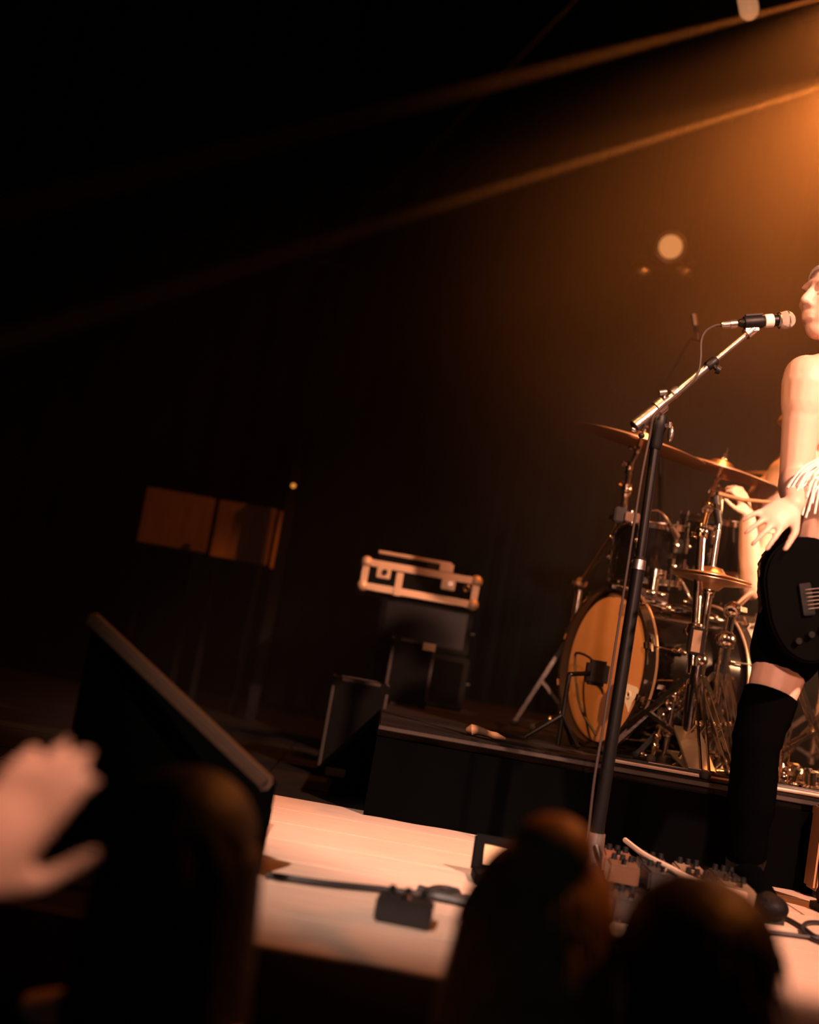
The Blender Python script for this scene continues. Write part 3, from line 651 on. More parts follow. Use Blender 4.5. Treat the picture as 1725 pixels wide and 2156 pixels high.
leg(bm_, hipR, knR, anR, 1.0, ftR); leg(bm_, hipL, knL, anL, 1.0, ftL)
remesh(bm_, 'body', .0055, 7, SKIN, sp); eyes(hc, HR, sp)
def offset_leg(a_, b_, r0, r1): return
hb2 = MB()
hb2.sph(hc+HR @ V((0, -.016, .042)), (.080, .099, .085), 24, 16, HR)
hm = MB(); hm.v = []; 
# cropped hair: cap over the back and top of the skull
capm = MB(); RR = []
for i in range(13):
    th = math.radians(8+i*7.6); ring = []
    for j in range(32):
        ph = 2*math.pi*j/32; frontness = max(0, math.sin(ph)); tt = th*(1-.42*frontness)
        ring.append(hc+HR @ V((.081*math.sin(tt)*math.cos(ph), -.014+.101*math.sin(tt)*math.sin(ph), .032+.092*math.cos(tt))))
    RR.append(ring)
capm.rings(RR, True); obj('knit_cap', capm, mat('pale_knit', (.85, .68, .56), .8, 0, .1, 120, .3), sp); rng_ = RR[-2]
obj('cap_fold', MB().tube(RR[-2], .007, 8, True), TAPE, sp); obj('cap_band', MB().tube(RR[-4], .004, 8, True), TAN, sp)
sh_ = MB(); sh_.sph(pel, (.178, .135, .12), 22, 14); sh_.cap(hipR, hipR.lerp(knR, .27), .101, .094, 20); sh_.cap(hipL, hipL.lerp(knL, .27), .101, .094, 20)
so = remesh(sh_, 'shorts', .009, 3, BLACKCLOTH, sp)
for hip_, kn, an, ft in ((hipR, knR, anR, ftR), (hipL, knL, anL, ftL)):
    mb = MB(); a_ = hip_.lerp(kn, .65); dd = (kn-hip_).normalized()
    cf = kn.lerp(an, .30)
    mb.tube(bez([a_, kn-dd*.03, kn+V((0, 0, -.03)), cf, kn.lerp(an, .7), an], 4), [.070]*4+[.0645]*4+[.060]*4+[.061]*4+[.052]*4+[.046], 24); mb.sph(an, .047, 18, 12); mb.cap(an-UPZ*.02, V(ft)+UPZ*.005, .044, .036); obj('sock', mb, SOCK, sp)
    d = (ft-an); d.z = 0; d.normalize(); sd = d.cross(UPZ)
    bt = MB(); bt.cap(an+UPZ*.02, an-UPZ*.045, .052, .044); bt.cap(an-UPZ*.052-d*.02, ft+d*.03, .038, .034); bt.sph(ft+d*.04, (.045, .05, .032))
    ob_ = remesh(bt, 'shoe', .006, 4, LEATHER, sp)
    mb = MB().prism([(-.03+.075*1, 0)] and [(-.045, -.034), (.10, -.036), (.17, -.046), (.235, -.030), (.24, .0), (.235, .030), (.17, .046), (.10, .036), (-.045, .034), (-.06, 0)], V((an.x, an.y, .001))-d*.01, d, sd, UPZ, .018); obj('sole', mb, RUBBER, ob_)
# fringe wristband
fm = MB(); rr = random.Random(5)
ends = [(1659, 1027), (1663, 1036), (1666, 1047), (1669, 1056), (1677, 1050), (1682, 1066), (1690, 1085), (1694, 1066), (1700, 1048), (1703, 1076), (1711, 1060), (1686, 1074), (1674, 1041), (1697, 1090), (1716, 1082)]
for i, (ex, ey) in enumerate(ends):
    Yb = 3.04+rr.uniform(-.015, .02); tx = 1712+i*1.6; ty = 966+i*3+rr.uniform(-4, 4)
    fm.tube(bez([P(tx+16, ty-4, Yb+.03), P(tx-(tx-ex)*.30, ty+(ey-ty)*.22, Yb), P(tx-(tx-ex)*.68, ty+(ey-ty)*.58, Yb-.02), P(ex, ey, Yb-.04)], 5), .0026, 6)
fr = obj('fringe', fm, WHITEFRINGE, sp, 0, None, 'pale fringe hanging from the forearm band'); fr['kind'] = 'stuff'
# --- guitar
gt = thing('electric_guitar', gcn, 'solid black electric guitar held at the singer hips', 'guitar')
out = [(-.16, 0), (-.155, .07), (-.125, .125), (-.07, .155), (-.01, .15), (.04, .125), (.08, .12), (.12, .14), (.17, .165), (.22, .16), (.235, .135), (.20, .105), (.17, .07), (.165, .0), (.17, -.05), (.20, -.09), (.215, -.12), (.19, -.14), (.14, -.14), (.08, -.115), (.03, -.12), (-.02, -.15), (-.08, -.155), (-.13, -.12), (-.155, -.06)]
obj('guitar_body', MB().prism([tuple(p) for p in [(v.x, v.y) for v in bez([V((a_, b_, 0)) for a_, b_ in out]+[V((-.16, 0, 0))], 3)][:-1]], gcn-gn*.02, gu, gv, gn, .042), SHELL if False else BLACKCLOTH if False else mat('matte_black_paint', (.0025, .0025, .0025), .9, 0, .2, 20, 0, 0), gt, .006)
nk = gcn+gn*.025; obj('neck', MB().beam(nk+gu*.15, nk+gu*.66, .05, .022, gn), TAN, gt, .006)
obj('headstock', MB().prism([(0, -.022), (.05, -.04), (.16, -.035), (.18, 0), (.15, .04), (.03, .03), (0, .022)], nk+gu*.66-gn*.008, gu, gv, gn, .016), BLACKPLASTIC, gt, .003)
mb = MB()
for i in range(6): mb.cyl(nk-gu*.06+gv*(i-2.5)*.0095+gn*.012, nk+gu*.66+gv*(i-2.5)*.007+gn*.013, .0008, .0008, 5)
so_ = obj('strings', mb, STEEL, gt)
obj('bridge', MB().beam(nk-gu*.075, nk-gu*.045, .08, .014, gn), CHROME, gt, .002)
for q in (.02, .10): obj('pickup', MB().beam(nk+gu*q, nk+gu*(q+.022), .085, .012, gn), BLACKPLASTIC, gt, .002)
sr_ = [nk+gu*.19+gv*.15-gn*.03, shL+V((-.06, -.085, -.08)), shL+V((-.085, -.02, .068)), shL+V((-.10, .07, .02)), chest+V((.05, .135, -.08)), pel+V((-.16, .16, .10)), gcn-gu*.155-gn*.02]
sm_ = MB()
sb = bez(sr_, 6)
for q in range(len(sb)-1): sm_.beam(sb[q], sb[q+1]+(sb[q+1]-sb[q])*.1, .045, .004, (sb[q]-V((chest.x+.02, chest.y+.02, sb[q].z))).normalized())
obj('strap', sm_, LEATHER, gt)
for q in range(3): obj('knob', MB().cyl(nk-gu*(.03+.035*q)-gv*(.075+.012*q)-gn*.008, nk-gu*(.03+.035*q)-gv*(.075+.012*q)+gn*.012, .010, .008, 14), CHROME, gt)
# --- drummer
dl = 4.98
dp = thing('person', (1.74, 4.95, RZ), 'drummer seated behind the kit, mostly hidden behind the singer, one forearm raised', 'person')
dpel = V((1.74, 4.95, RZ+.59)); DF = V((-1, .2, 0)); dR = basis(DF); dch = P(1652, 1000, 4.52)+dR @ V((.19, 0, 0))-V((0, 0, .09))
dsr = dch+dR @ V((.19, 0, .09)); dsl = dch+dR @ V((-.19, 0, .09)); dh = P(1700, 884, 4.70); DH = basis((-1, 0, -.1))
mb = MB(); head(mb, dh, DH); torso(mb, dpel, dch, dsr, dsl, dh+V((.015, .01, -.07)), DF)
# which shoulder is nearer to the camera (lower y)
near, far = (dsl, dsr) if dsl.y < dsr.y else (dsr, dsl)
el_n = P(1583, 1238, 4.37); wr_n = P(1574, 1086, 4.34)
arm(mb, near, el_n, wr_n, 1.12); hand(mb, wr_n, P(1562, 1040, 4.32)-wr_n, V((-.5, .5, -.1)), 1.0, 1, .95)
el_f = far+V((.02, .03, -.30)); wr_f = el_f+V((-.20, -.02, -.03)); arm(mb, far, el_f, wr_f); hand(mb, wr_f, V((-1, -.2, 0)), V((0, 0, -1)), 1.0, -1)
kn1 = P(1532, 1358, 4.72); an1 = V((kn1.x-.06, kn1.y-.12, RZ+.10)); leg(mb, dpel+V((0, -.10, -.08)), kn1, an1, 1.08, an1+V((-.12, -.06, -.06)))
kn2 = V((1.47, 5.32, RZ+.46)); an2 = V((1.40, 5.30, RZ+.10)); leg(mb, dpel+V((0, .10, -.08)), kn2, an2, 1.08, an2+V((-.14, -.02, -.06)))
remesh(mb, 'body', .0075, 4, SKIN, dp); eyes(dh, DH, dp)
mb = MB(); mb.sph(dpel, (.175, .15, .12), 20, 12); mb.cap(dpel+V((0, -.10, -.07)), (dpel+V((0, -.10, -.08))).lerp(kn1, .62), .10, .088); mb.cap(dpel+V((0, .10, -.07)), (dpel+V((0, .10, -.08))).lerp(kn2, .62), .10, .088)
remesh(mb, 'shorts', .012, 3, BLACKCLOTH, dp)
mb = MB(); mb.sph(dh+DH @ V((0, -.02, .045)), (.082, .098, .082), 24, 16, DH); obj('hair', mb, HAIRDARK, dp)
for an, kk in ((an1, kn1), (an2, kn2)):
    mb = MB(); mb.cap(kk.lerp(an, .45), an, .056, .042); mb.cap(an-UPZ*.05, an+V((-.13, -.05, -.065)), .042, .034); remesh(mb, 'boot', .01, 2, LEATHER, dp)
throne(1.76, 4.97)
s0 = P(1563, 1052, 4.30); tag(obj('drumstick', MB().tube([s0-V((.08, -.02, -.01)), s0, s0+V((.22, -.02, .015)), s0+V((.25, -.023, .017)), s0+V((.262, -.024, .018))], [.0075, .007, .0045, .003, .004], 10), TAN, None, 0, s0), 'wooden drumstick in the drummer raised fist', 'drumstick')
# --- audience
def watcher(headc, label, hairm, hairstyle, facing=(.25, 1, .03), shw=.19, arms=None, shirt=BLACKCLOTH):
    hc = V(headc); R = basis(facing); base = V((hc.x, hc.y-.03, FZ)); t = thing('person', base, label, 'person')
    nbk = hc+V((0, -.02, -.13)); ch = V((hc.x, hc.y-.04, hc.z-.36)); pl = V((hc.x, hc.y-.03, hc.z-.82)); br = basis((facing[0], facing[1], 0))
    s_r = ch+br @ V((shw, 0, .12)); s_l = ch+br @ V((-shw, 0, .12)); mb = MB(); head(mb, hc, R); torso(mb, pl, ch, s_r, s_l, nbk+V((0, .02, .05)), (facing[0], facing[1], 0))
    for s, q in ((1, s_r), (-1, s_l)):
        if arms and s in arms:
            e_, w_, hd, pn = arms[s]; arm(mb, q, e_, w_); hand(mb, w_, V(hd), V(pn), .22, -s, 1.0, .02)
        else:
            e_ = q+V((s*.05, -.02, -.29)); w_ = e_+V((0, .08, -.25)); arm(mb, q, e_, w_); hand(mb, w_, V((0, .1, -1)), V((-s, 0, 0)), .4, 1)
    for s in (-1, 1):
        hp = pl+br @ V((s*.09, 0, -.05)); an_ = V((hp.x, hp.y, FZ+.10)); kn_ = (hp+an_)/2+V((0, .02, 0)); leg(mb, hp, kn_, an_, 1.0, an_+V((.03, .14, -.065)))
    remesh(mb, 'body', .008, 3, SKIN, t); eyes(hc, R, t)
    mb = MB(); torso(mb, pl, ch, s_r, s_l, nbk+V((0, 0, -.04)), (facing[0], facing[1], 0), 1.12)
    for s, q in ((1, s_r), (-1, s_l)):
        e_ = arms[s][0] if arms and s in arms else q+V((s*.05, -.02, -.29)); mb.cap(q, q.lerp(V(e_), .6), .070, .058)
    remesh(mb, 'shirt', .014, 4, shirt, t)
    mb = MB()
    for s in (-1, 1):
        hp = pl+br @ V((s*.09, 0, -.05)); an_ = V((hp.x, hp.y, FZ+.10)); mb.cap(hp, (hp+an_)/2+V((0, .02, 0)), .098, .07); mb.cap((hp+an_)/2+V((0, .02, 0)), an_, .07, .058)
    mb.sph(pl, (.175, .135, .14)); remesh(mb, 'trousers', .015, 3, BLACKCLOTH, t)
    for s in (-1, 1):
        hp = pl+br @ V((s*.09, 0, -.05)); b_ = MB().cap(V((hp.x, hp.y-.02, FZ+.045)), V((hp.x+.03, hp.y+.17, FZ+.04)), .042, .036); remesh(b_, 'shoe', .012, 2, LEATHER, t)
    mb = MB(); mb.sph(hc+R @ V((0, -.02, .045)), (.088, .105, .088), 24, 16, R)
    mb.sph(hc+R @ V((0, -.05, -.01)), (.080, .075, .10), 20, 14, R)
    if hairstyle == 'long':
        for i in range(14):
            a_ = math.pi*(i/13); x = math.cos(a_); y_ = -math.sin(a_)*.9
            mb.cap(hc+R @ V((x*.075, y_*.085-.01, .03)), hc+V((x*.105, y_*.105-.02, -.30-.03*(i % 3))), .028, .020, 10)
    if hairstyle == 'bun':
        mb.sph(hc+R @ V((0, -.06, .12)), (.05, .05, .045), 16, 12, R)
        for i in range(14):
            a_ = math.pi*(i/13); x = math.cos(a_); y_ = -math.sin(a_)*.9
            mb.cap(hc+R @ V((x*.070, y_*.08-.01, .02)), hc+V((x*.11, y_*.10-.02, -.28-.03*(i % 3))), .028, .022, 10)
    hr = remesh(mb, 'hair', .007, 3, hairm, t)
    # fine locks so the outline is not a smooth ball
    lk = MB(); rg = random.Random(hash(label) % 99 if False else len(label))
    for i in range(150):
        a_ = rg.uniform(0, 2*math.pi); b_ = rg.uniform(.1, 1.7); d = V((math.sin(b_)*math.cos(a_)*.9, math.sin(b_)*math.sin(a_), math.cos(b_)))
        p0 = hc+R @ V((d.x*.086, d.y*.104-.02, d.z*.087+.045)); tg = R @ V((d.x*.5, d.y*.4-.1, -.9)); lk.tube([p0, p0+tg*.02+(R @ d)*.006, p0+tg*.05+(R @ d)*.003], [.003, .0025, .0008], 5)
    l_ = obj('loose_locks', lk, hairm, hr); l_['kind'] = 'stuff'
    return t
watcher(P(390, 1838, 1.55), 'dark-haired spectator silhouetted left of the bright stage floor', HAIRDARK, 'long', (.3, 1, .05))
watcher(P(1128, 1990, 1.5), 'spectator with a bun and orange-lit hair, middle of the three front heads', HAIRBLOND, 'bun', (.1, 1, .03), .17)
watcher(P(1445, 2085, 1.42), 'dark-haired spectator in the foreground below the singer foot', HAIRBROWN, 'short', (-.1, 1, .03), .19)
hw = P(-85, 1875, 1.15)
watcher(V((hw.x-.32, .98, .12)), 'spectator at the far left raising a lit open hand', HAIRDARK, 'short', (.3, 1, 0), .18, {1: (V((hw.x-.10, 1.10, -.14)), hw, P(125, 1600, 1.15)-hw, V((.35, 1, .2)))})
# ------------------------------------------------------------------ things on the stage floor
def pedal(x, y_, rot, m, sz, label, group=None):
    t = thing('effects_pedal', (x, y_, 0.0), label, 'pedal', group); Rm = Matrix.Rotation(rot, 3, 'Z'); z0 = sz[3] if len(sz) > 3 else 0
    c = V((x, y_, z0+sz[2]/2)); obj('housing', MB().box(c, sz[:3], Rm), m, t, .005)
    top = c+UPZ*sz[2]/2
    obj('footswitch', MB().cyl(top+Rm @ V((0, -sz[1]*.28, -.002)), top+Rm @ V((0, -sz[1]*.28, .012)), .009, .007, 12), CHROME, t)
    for s in (-1, 0, 1): obj('knob', MB().cyl(top+Rm @ V((s*sz[0]*.28, sz[1]*.28, -.002)), top+Rm @ V((s*sz[0]*.28, sz[1]*.28, .014)), .008, .006, 10), BLACKPLASTIC, t)
    return t
pbd = thing('pedalboard', (.79, 3.02, 0), 'flat black pedalboard on the stage before the singer', 'pedalboard')
PA = Matrix.Rotation(math.radians(-6), 3, 'Z'); pc = V((.785, 3.04, .0))
for s in (-.13, -.045, .045, .13): obj('slat', MB().box(pc+PA @ V((0, s, .035)), (.37, .06, .014), PA), BLACKMETAL, pbd, .002)
for s in (-.18, .18): obj('side_rail', MB().box(pc+PA @ V((s, 0, .020)), (.02, .33, .038), PA), BLACKMETAL, pbd, .002)
cols = [0, 2, 1, 2, 3, 2, 2, 1]
desc = ['rust brown pedal at the back left of the pedalboard', 'black pedal second from the left in the back row of the board', 'cream pedal in the middle back of the pedalboard', 'black pedal at the back right of the pedalboard', 'brown pedal at the front left of the pedalboard', 'black pedal second from the left in the front row of the board', 'black pedal in the front row third from the left of the board', 'cream pedal at the front right of the pedalboard']
for i in range(8):
    q = pc+PA @ V((-.134+.089*(i % 4), .075 if i < 4 else -.075, 0)); pedal(q.x, q.y, math.radians(-6)+random.uniform(-.08, .08), PEDALCOL[cols[i]], (.072, .115, .045, .042), desc[i])
g0 = G(848, 1950); pedal(g0.x, g0.y+.03, -.1, PEDALCOL[2], (.105, .08, .045), 'black floor pedal alone on the stage left of the spectator with the bun')
g0 = G(1050, 1868)
t = thing('open_case', (g0.x, g0.y, 0), 'small open black case behind the spectator with the bun', 'case')
obj('tray', MB().box((g0.x, g0.y+.03, .012), (.12, .10, .024)), CASEPLY, t, .004); obj('lid', MB().box((g0.x, g0.y+.09, .055), (.125, .012, .085), Matrix.Rotation(-.2, 3, 'X')), CASEPLY, t, .004)
obj('lid_lining', MB().box((g0.x, g0.y+.080, .055), (.075, .004, .045), Matrix.Rotation(-.2, 3, 'X')), ALU, t)
g0 = G(1330, 1935); pedal(g0.x-.02, g0.y, .1, PEDALCOL[2], (.085, .12, .05), 'black pedal left of the tape strip, below the pedalboard')
tag(obj('tape_strip', MB().box((G(1365, 1905).x, G(1365, 1905).y, .002), (.035, .28, .003), Matrix.Rotation(-.25, 3, 'Z')), TAPE), 'pale strip of tape on the stage below the pedalboard', 'tape')
def floor_cable(pts, r, m, label, z=.006):
    tag(obj('cable', MB().tube(bez([V((G(*p).x, G(*p).y, z+random.uniform(0, .003))) for p in pts], 6), r, 7), m), label, 'cable')
floor_cable([(1305, 1845), (1345, 1880), (1400, 1915), (1450, 1940), (1560, 1975)], .007, PALECABLE, 'pale cable running diagonally across the pedalboard', .094)
floor_cable([(1500, 1940), (1540, 1915), (1580, 1892), (1610, 1862)], .007, PALECABLE, 'pale cable passing in front of the singer black shoe')
floor_cable([(1600, 1925), (1650, 1938), (1690, 1960), (1720, 1980), (1760, 1975), (1745, 1952), (1700, 1950), (1690, 1968), (1725, 1990), (1800, 2010)], .006, CABLE, 'dark cable coiled on the stage at the right edge')
floor_cable([(1560, 1962), (1640, 1972), (1725, 1984), (1850, 2000)], .005, CABLE, 'thin dark cable lying along the planks right of the shoe')
floor_cable([(560, 1850), (680, 1868), (800, 1880), (880, 1890), (960, 1896), (1050, 1905)], .007, CABLE, 'black cable lying across the bright left part of the stage')
floor_cable([(880, 1880), (930, 1893), (960, 1888), (925, 1880), (900, 1892), (980, 1910)], .010, CABLE, 'small loop of black cable beside the lone floor pedal')
floor_cable([(1225, 1830), (1255, 1850), (1300, 1862), (1340, 1870)], .006, PALECABLE, 'pale cable curling at the foot of the microphone stand')
# tan cabinet at right
g0 = G(1712, 1893); t = thing('speaker_cabinet', (g0.x+.22, g0.y+.12, 0), 'tan speaker cabinet on black feet at the right edge behind the singer legs', 'speaker')
obj('cabinet_shell', MB().box((g0.x+.222, g0.y+.13, .14), (.44, .24, .24)), TAN, t, .008)
for sx in (-1, 1):
    for sy in (-1, 1): obj('foot', MB().cyl((g0.x+.222+sx*.19, g0.y+.13+sy*.09, 0), (g0.x+.222+sx*.19, g0.y+.13+sy*.09, .022), .022, .02), RUBBER, t)
obj('grille_cloth', MB().box((g0.x+.222, g0.y+.007, .14), (.36, .008, .17)), BLACKCLOTH, t)
# ------------------------------------------------------------------ amplifier stack with flight case
def edged_case(name, c, size, rotz, label, cat, extras=True, ball=True, edge=.018, em=ALU):
    c = V(c); Rm = Matrix.Rotation(rotz, 3, 'Z'); hx, hy, hz = [k/2 for k in size]; t = thing(name, V((c.x, c.y, c.z-hz)), label, cat)
    obj('panel_shell', MB().box(c, size, Rm), CASEPLY, t, .002)
    for sz in (-1, 1):
        for sy in (-1, 1): obj('edge_strip', MB().box(c+Rm @ V((0, sy*(hy-edge/2+.003), sz*(hz-edge/2+.003))), (size[0]-.06, edge, edge), Rm), em, t, .002)
        for sx in (-1, 1): obj('edge_strip', MB().box(c+Rm @ V((sx*(hx-edge/2+.003), 0, sz*(hz-edge/2+.003))), (edge, size[1]-.06, edge), Rm), em, t, .002)
    for sx in (-1, 1):
        for sy in (-1, 1):
            obj('edge_strip', MB().box(c+Rm @ V((sx*(hx-edge/2+.003), sy*(hy-edge/2+.003), 0)), (edge, edge, size[2]-.06), Rm), em, t, .002)
            if ball:
                for sz in (-1, 1): obj('corner', MB().sph(c+Rm @ V((sx*(hx-.012), sy*(hy-.012), sz*(hz-.012))), .026, 10, 8), em, t)
    return t, Rm, hx, hy, hz
pA = P(758, 1210, 5.2); pB = P(1005, 1243, 5.2); cc = (pA+pB)/2; ry = math.radians(3); cz = cc.z
FW = (pB-pA).length
t, Rm, hx, hy, hz_ = edged_case('flight_case', (cc.x, 5.45, cz), (FW, .42, .125), math.radians(2), 'black flight case with bright metal edges on top of the amplifier stack', 'case', edge=.030)
fcp = lambda x, z: V((cc.x, 5.45, cz))+Rm @ V((x, -hy-.006, z))
for x in (.12, -.16):
    lt = obj('latch', MB().box(fcp(x, .02), (.06, .010, .055)), ALU, t, .003); obj('latch_knob', MB().cyl(fcp(x+.005, .02), fcp(x+.005, .02)-V((0, .014, 0)), .012), CHROME, lt)
obj('lock_ring', MB().torus(fcp(.20, .012)-V((0, .004, 0)), V((0, 1, 0)), .012, .004, 20, 6), STEEL, t)
obj('front_strap', MB().box(fcp(-.09, -.02), (.030, .012, .10)), ALU, t, .002)
# things on the case
tcase = cz+.0625+.004
t = thing('bundled_tray', (cc.x-.03, 5.42, tcase), 'shallow metal tray with a black strap on top of the flight case', 'tray')
obj('tray_body', MB().box((cc.x-.03, 5.42, tcase+.022), (.32, .24, .036)), CASEPLY, t, .004)
obj('tray_edge', MB().box((cc.x-.03, 5.295, tcase+.040), (.32, .012, .014)), ALU, t, .002)
obj('tray_end', MB().box((cc.x+.11, 5.295, tcase+.022), (.06, .014, .036)), ALU, t, .002)
obj('strap', MB().box((cc.x+.05, 5.288, tcase-.005), (.045, .012, .075)), RUBBER, t, .002)
# stack below
zt = cz-.0665
def amp(name, x, Y, z0, z1, wd, dp_, label, plate=None, grille=False):
    t = thing(name, (x, Y, z0), label, 'amplifier' if name != 'rack_case' else 'case'); c = V((x, Y, (z0+z1)/2))
    obj('cabinet_shell', MB().box(c, (wd, dp_, z1-z0-.004)), CASEPLY, t, .008)
    obj('front_panel', MB().box(c-V((0, dp_/2, 0)), (wd-.05, .012, z1-z0-.05)), BLACKCLOTH if grille else BLACKMETAL, t, .003)
    if plate: obj('name_plate', MB().box(V((plate[0], Y-dp_/2-.012, plate[2])), (plate[3], .008, plate[4])), GREYPLATE, t)
    for s in (-1, 1): obj('handle', MB().tube([c+V((s*(wd/2-.004), -.05, 0)), c+V((s*(wd/2+.02), -.05, 0)), c+V((s*(wd/2+.02), .05, 0)), c+V((s*(wd/2-.004), .05, 0))], .006, 8), BLACKPLASTIC, t)
    return t
zm = RZ+ (zt-RZ)*.52
pq = P(876, 1376, 5.2)
xs = cc.x+.06
amp('amplifier', xs, 5.45, zm, zt-.002, .40, .36, 'dark amplifier head directly under the flight case')
amp('speaker_cabinet', xs+.005, 5.45, RZ, zm, .42, .38, 'dark speaker cabinet with a grey plate at the foot of the stack', (pq.x, 0, min(pq.z, zm-.05), .15, .06), True)
# upright cases at the left of the riser
pL = G(722, 1640); w_ = .17
t, *_ = edged_case('upright_case', (pL.x+.0, pL.y+.10, .175), (.20, .22, .35), .05, 'dim upright black case with grey edges on the stage left of the riser', 'case', ball=False, edge=.012, em=DIMEDGE)
obj('corner_plate', MB().box((pL.x-.03, pL.y-.015, .02), (.07, .008, .03)), ALU, t)
x2 = P(845, 1500, 4.9)
t, *_ = edged_case('upright_case', (x2.x, 5.0, RZ+.09+.04), (.17, .2, .26), .05, 'small black case with a lit right corner at the left of the riser top', 'case', ball=False, edge=.012, em=DIMEDGE)
obj('corner_plate', MB().box((x2.x+.065, 4.893, RZ+.245), (.05, .008, .03)), ALU, t)
# drumstick bag / cloth on the riser edge
b_ = P(1015, 1545, 3.8); mb = MB()
mb.tube(bez([V((b_.x-.05, 3.78, RZ+.014)), V((b_.x-.02, 3.775, RZ+.02)), V((b_.x+.03, 3.77, RZ+.014)), V((b_.x+.07, 3.765, RZ+.010))], 5), [.008, .012, .015, .018, .016, .015, .013, .012, .011, .010, .011, .012, .010, .008, .006, .004], 12)
tag(obj('folded_cloth', mb, TAN), 'small tan folded cloth on the front edge of the riser left of the bass drum', 'cloth')
# tan panels high on the left
for (a_, b_, cpx, dpx, Yv, lb) in ((300, 443, 1086, 1104, 6.6, 'left of two tan boards glowing dimly in the dark stage wing'), (453, 572, 1108, 1135, 6.4, 'right of two tan boards in the dark stage wing, folded toward the stage')):
    pa = P(a_, cpx, Yv); pb_ = P(b_, dpx, Yv-.02); d = pb_-pa; mid = (pa+pb_)/2; yaw = 0 if a_ == 300 else -.12
    t = thing('tan_board', (mid.x, mid.y, 0), lb, 'board')
    obj('board_face', MB().box(mid, (d.length, .03, .30), Matrix.Rotation(yaw, 3, 'Z')), TAN, t, .004)
    for s in (-1, 1): obj('stand_leg', MB().beam(V((mid.x+s*d.length*.36, mid.y+.06, 0)), V((mid.x+s*d.length*.36, mid.y+.06, mid.z+.1)), .03, .03), BLACKMETAL, t)
    if a_ != 300: obj('edge_batten', MB().beam(pb_+V((.03, -.02, -.15)), pb_+V((.03, -.02, .15)), .02, .02), TAN, t)
p = P(617, 1021, 6.2); t = thing('standby_lamp_box', (p.x, p.y+.05, 0), 'dark wing post with one tiny orange standby lamp', 'post')
obj('post', MB().box((p.x, p.y+.06, p.z/2+.05), (.05, .05, p.z+.1)), BLACKMETAL, t); obj('indicator', MB().sph(p+V((0, .03, 0)), .012, 10, 8), LED, t)
# stair panel with handrail at the left front
hA = P(190, 1300, 2.5); hB = P(566, 1655, 2.35)
t = thing('stage_steps', (hB.x-.25, 2.6, 0), 'black stepped unit with a tan sloping handrail at the stage left corner', 'steps')
hr = obj('handrail', MB().beam(hA, hB, .026, .030), RAILWOOD, t, .006)
sp_ = MB(); lo = .001
sp_.rings([[V((hA.x, 2.53, lo)), V((hB.x, 2.53, lo)), V((hB.x, 2.53, hB.z-.015)), V((hA.x, 2.53, hA.z-.015))], [V((hA.x, 2.56, lo)), V((hB.x, 2.56, lo)), V((hB.x, 2.56, hB.z-.015)), V((hA.x, 2.56, hA.z-.015))]])
obj('side_panel', sp_, BLACKCLOTH, t, .002)
for i in range(3):
    x = hB.x-.04-.11*i; hgt = .045+.09*i; obj('step', MB().box((x-.055, 2.86, hgt/2+.001), (.11, .58, hgt)), BLACKCLOTH, t, .003)
# ------------------------------------------------------------------ overhead rig
t = thing('lighting_pipe', (-.8, 6.4, 5.0), 'faintly lit black lighting pipe hung above the dark left of the stage', 'pipe')
a_ = P(180, 448, 6.4); b_ = P(735, 562, 6.4); obj('pipe', MB().cyl(a_, b_, .022), BLACKMETAL, t)
for q in (.15, .85): p = a_.lerp(b_, q); obj('drop_bar', MB().cyl(p, (p.x, p.y, 5.0), .008), BLACKMETAL, t)
t = thing('lighting_truss', (1.5, 4.95, 5.0), 'black lighting bar above the kit carrying the orange lamps', 'truss')
tz = 3.95
obj('pipe', MB().cyl((.2, 4.95, tz), (4.5, 4.95, tz), .025), BLACKMETAL, t)
for x in (.5, 4.2): obj('drop_bar', MB().cyl((x, 4.95, tz), (x, 4.95, 5.0), .012), BLACKMETAL, t)
def fixture(loc, d, label, lens, r=.07, L=.22, hang=tz, behind=.03):
    loc = V(loc); d = V(d).normalized(); t = thing('stage_lamp', loc, label, 'lamp'); back = loc-d*behind
    obj('housing', MB().lathe(back, -d, [(r*.9, 0), (r*1.25, 0), (r*1.3, .03), (r*1.2, L*.6), (r*.8, L), (.01, L+.01)], 28), BLACKMETAL, t)
    obj('lens', MB().lathe(back-d*.004, d, [(r*.97, 0), (r*.9, .006), (.01, .012)], 32), lens, t)
    obj('lens_ring', MB().torus(back, d, r*1.15, .008, 36, 8), BLACKMETAL, t)
    s = d.cross(UPZ).normalized(); c = back-d*L*.45; top = c+UPZ*(r*2.6)
    mb = MB().tube([c+s*r*1.4, c+s*r*1.4+UPZ*r*2, top+s*r*.8, top-s*r*.8, c-s*r*1.4+UPZ*r*2, c-s*r*1.4], .010, 8); obj('yoke', mb, STEEL, t)
    obj('hanger', MB().cyl(top, (top.x, top.y, hang), .010), BLACKMETAL, t); return t
fixture(S2-d2*.05, d2, 'orange lamp just outside the upper right, source of the long beam', HOTLENS, .06, .2, tz)
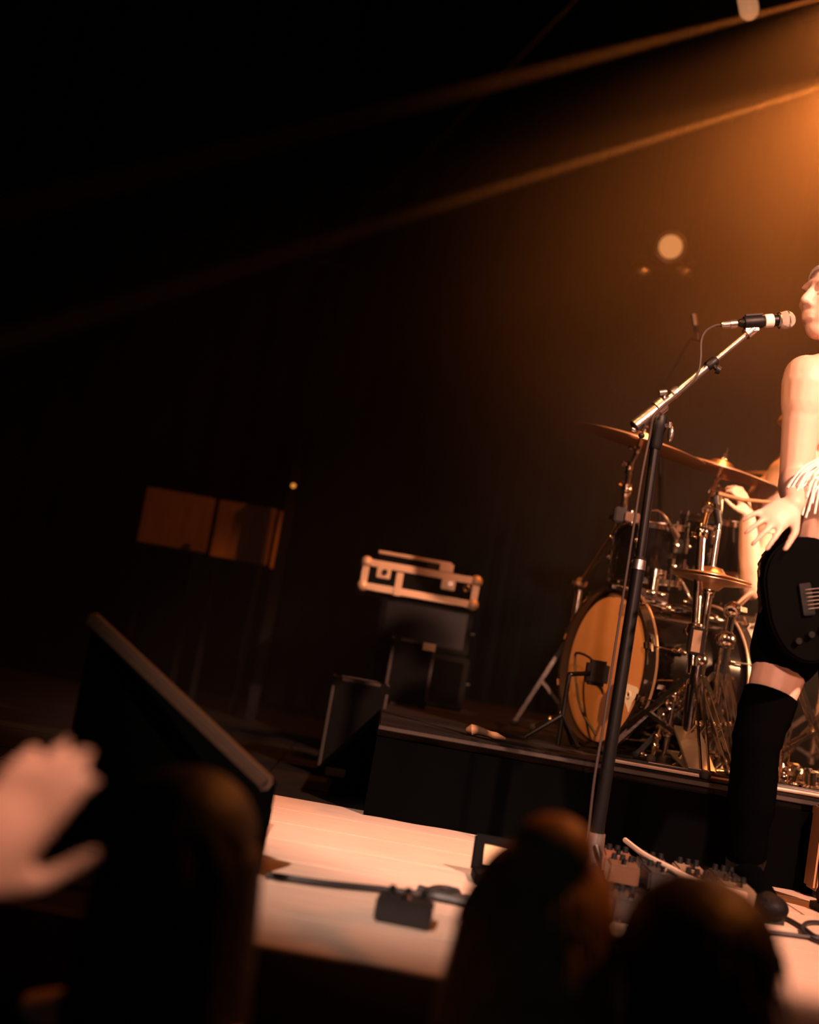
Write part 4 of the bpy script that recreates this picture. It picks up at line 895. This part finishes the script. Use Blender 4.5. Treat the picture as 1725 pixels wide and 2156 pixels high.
fixture(S1-(T1-S1).normalized()*.05, T1-S1, 'orange lamp above the upper right corner, source of the top beam', HOTLENS, .06, .2, tz)
fixture(S3-(P(930, 290, 5.6)-S3).normalized()*.05, P(930, 290, 5.6)-S3, 'dim lamp above the frame sending a steep faint beam left', LENS, .05, .18, 5.0)
# blurred bright lamp at the top edge
pl_ = P(1575, 12, 2.5)
t = thing('lamp_bulb', pl_, 'small glowing tube lamp hanging at the upper right edge', 'lamp')
obj('glass', MB().cap(P(1571, -20, 2.5), P(1578, 22, 2.5), .021, .021), mat('lamp_glow', (.6, .4, .2), .4, 0, .02, 5, 0, .5, (1, .42, .18), .35), t)
obj('hanger', MB().cyl(P(1571, -40, 2.5), V((P(1571, -40, 2.5).x, 2.5, 5.0)), .006), BLACKMETAL, t)
# visible round lamp on the back
lc = P(1412, 520, 6.0); dv = (EYE+V((.3, 0, .4))-lc).normalized()
t = thing('stage_lamp', lc, 'round moving-head lamp with a tan lens hanging before the back curtain', 'lamp'); r = .062
obj('housing', MB().lathe(lc+dv*.02, -dv, [(r*1.05, 0), (r*1.35, .0), (r*1.4, .05), (r*1.5, .14), (r*1.1, .24), (.01, .25)], 36), BLACKMETAL, t)
obj('lens', MB().lathe(lc+dv*.012, dv, [(r, 0), (r*.93, .012), (r*.6, .022), (.01, .027)], 40), LENS, t); obj('lens_ring', MB().torus(lc+dv*.022, dv, r*1.18, .007, 40, 8), STEEL, t)
mb = MB()
for s in (-1, 1):
    q = lc-dv*.1+V((s*.125, 0, 0)); mb.box(q+V((0, 0, .04)), (.03, .07, .22)); 
mb.box(lc-dv*.1+V((-.02, 0, -.11)), (.30, .09, .05)); obj('yoke', mb, BLACKMETAL, t, .008)
obj('base', MB().box(lc+V((-.06, .10, .13)), (.17, .18, .10)), BLACKMETAL, t, .01); obj('hanger', MB().cyl(lc+V((-.06, .1, .15)), V((lc.x-.06, lc.y+.1, 5.0)), .014), BLACKMETAL, t)
for s, px, py in ((0, 1352, 573), (1, 1442, 573)):
    obj('clamp', MB().sph(P(px, py, 5.9), (.045, .03, .024), 12, 8), STEEL, t)
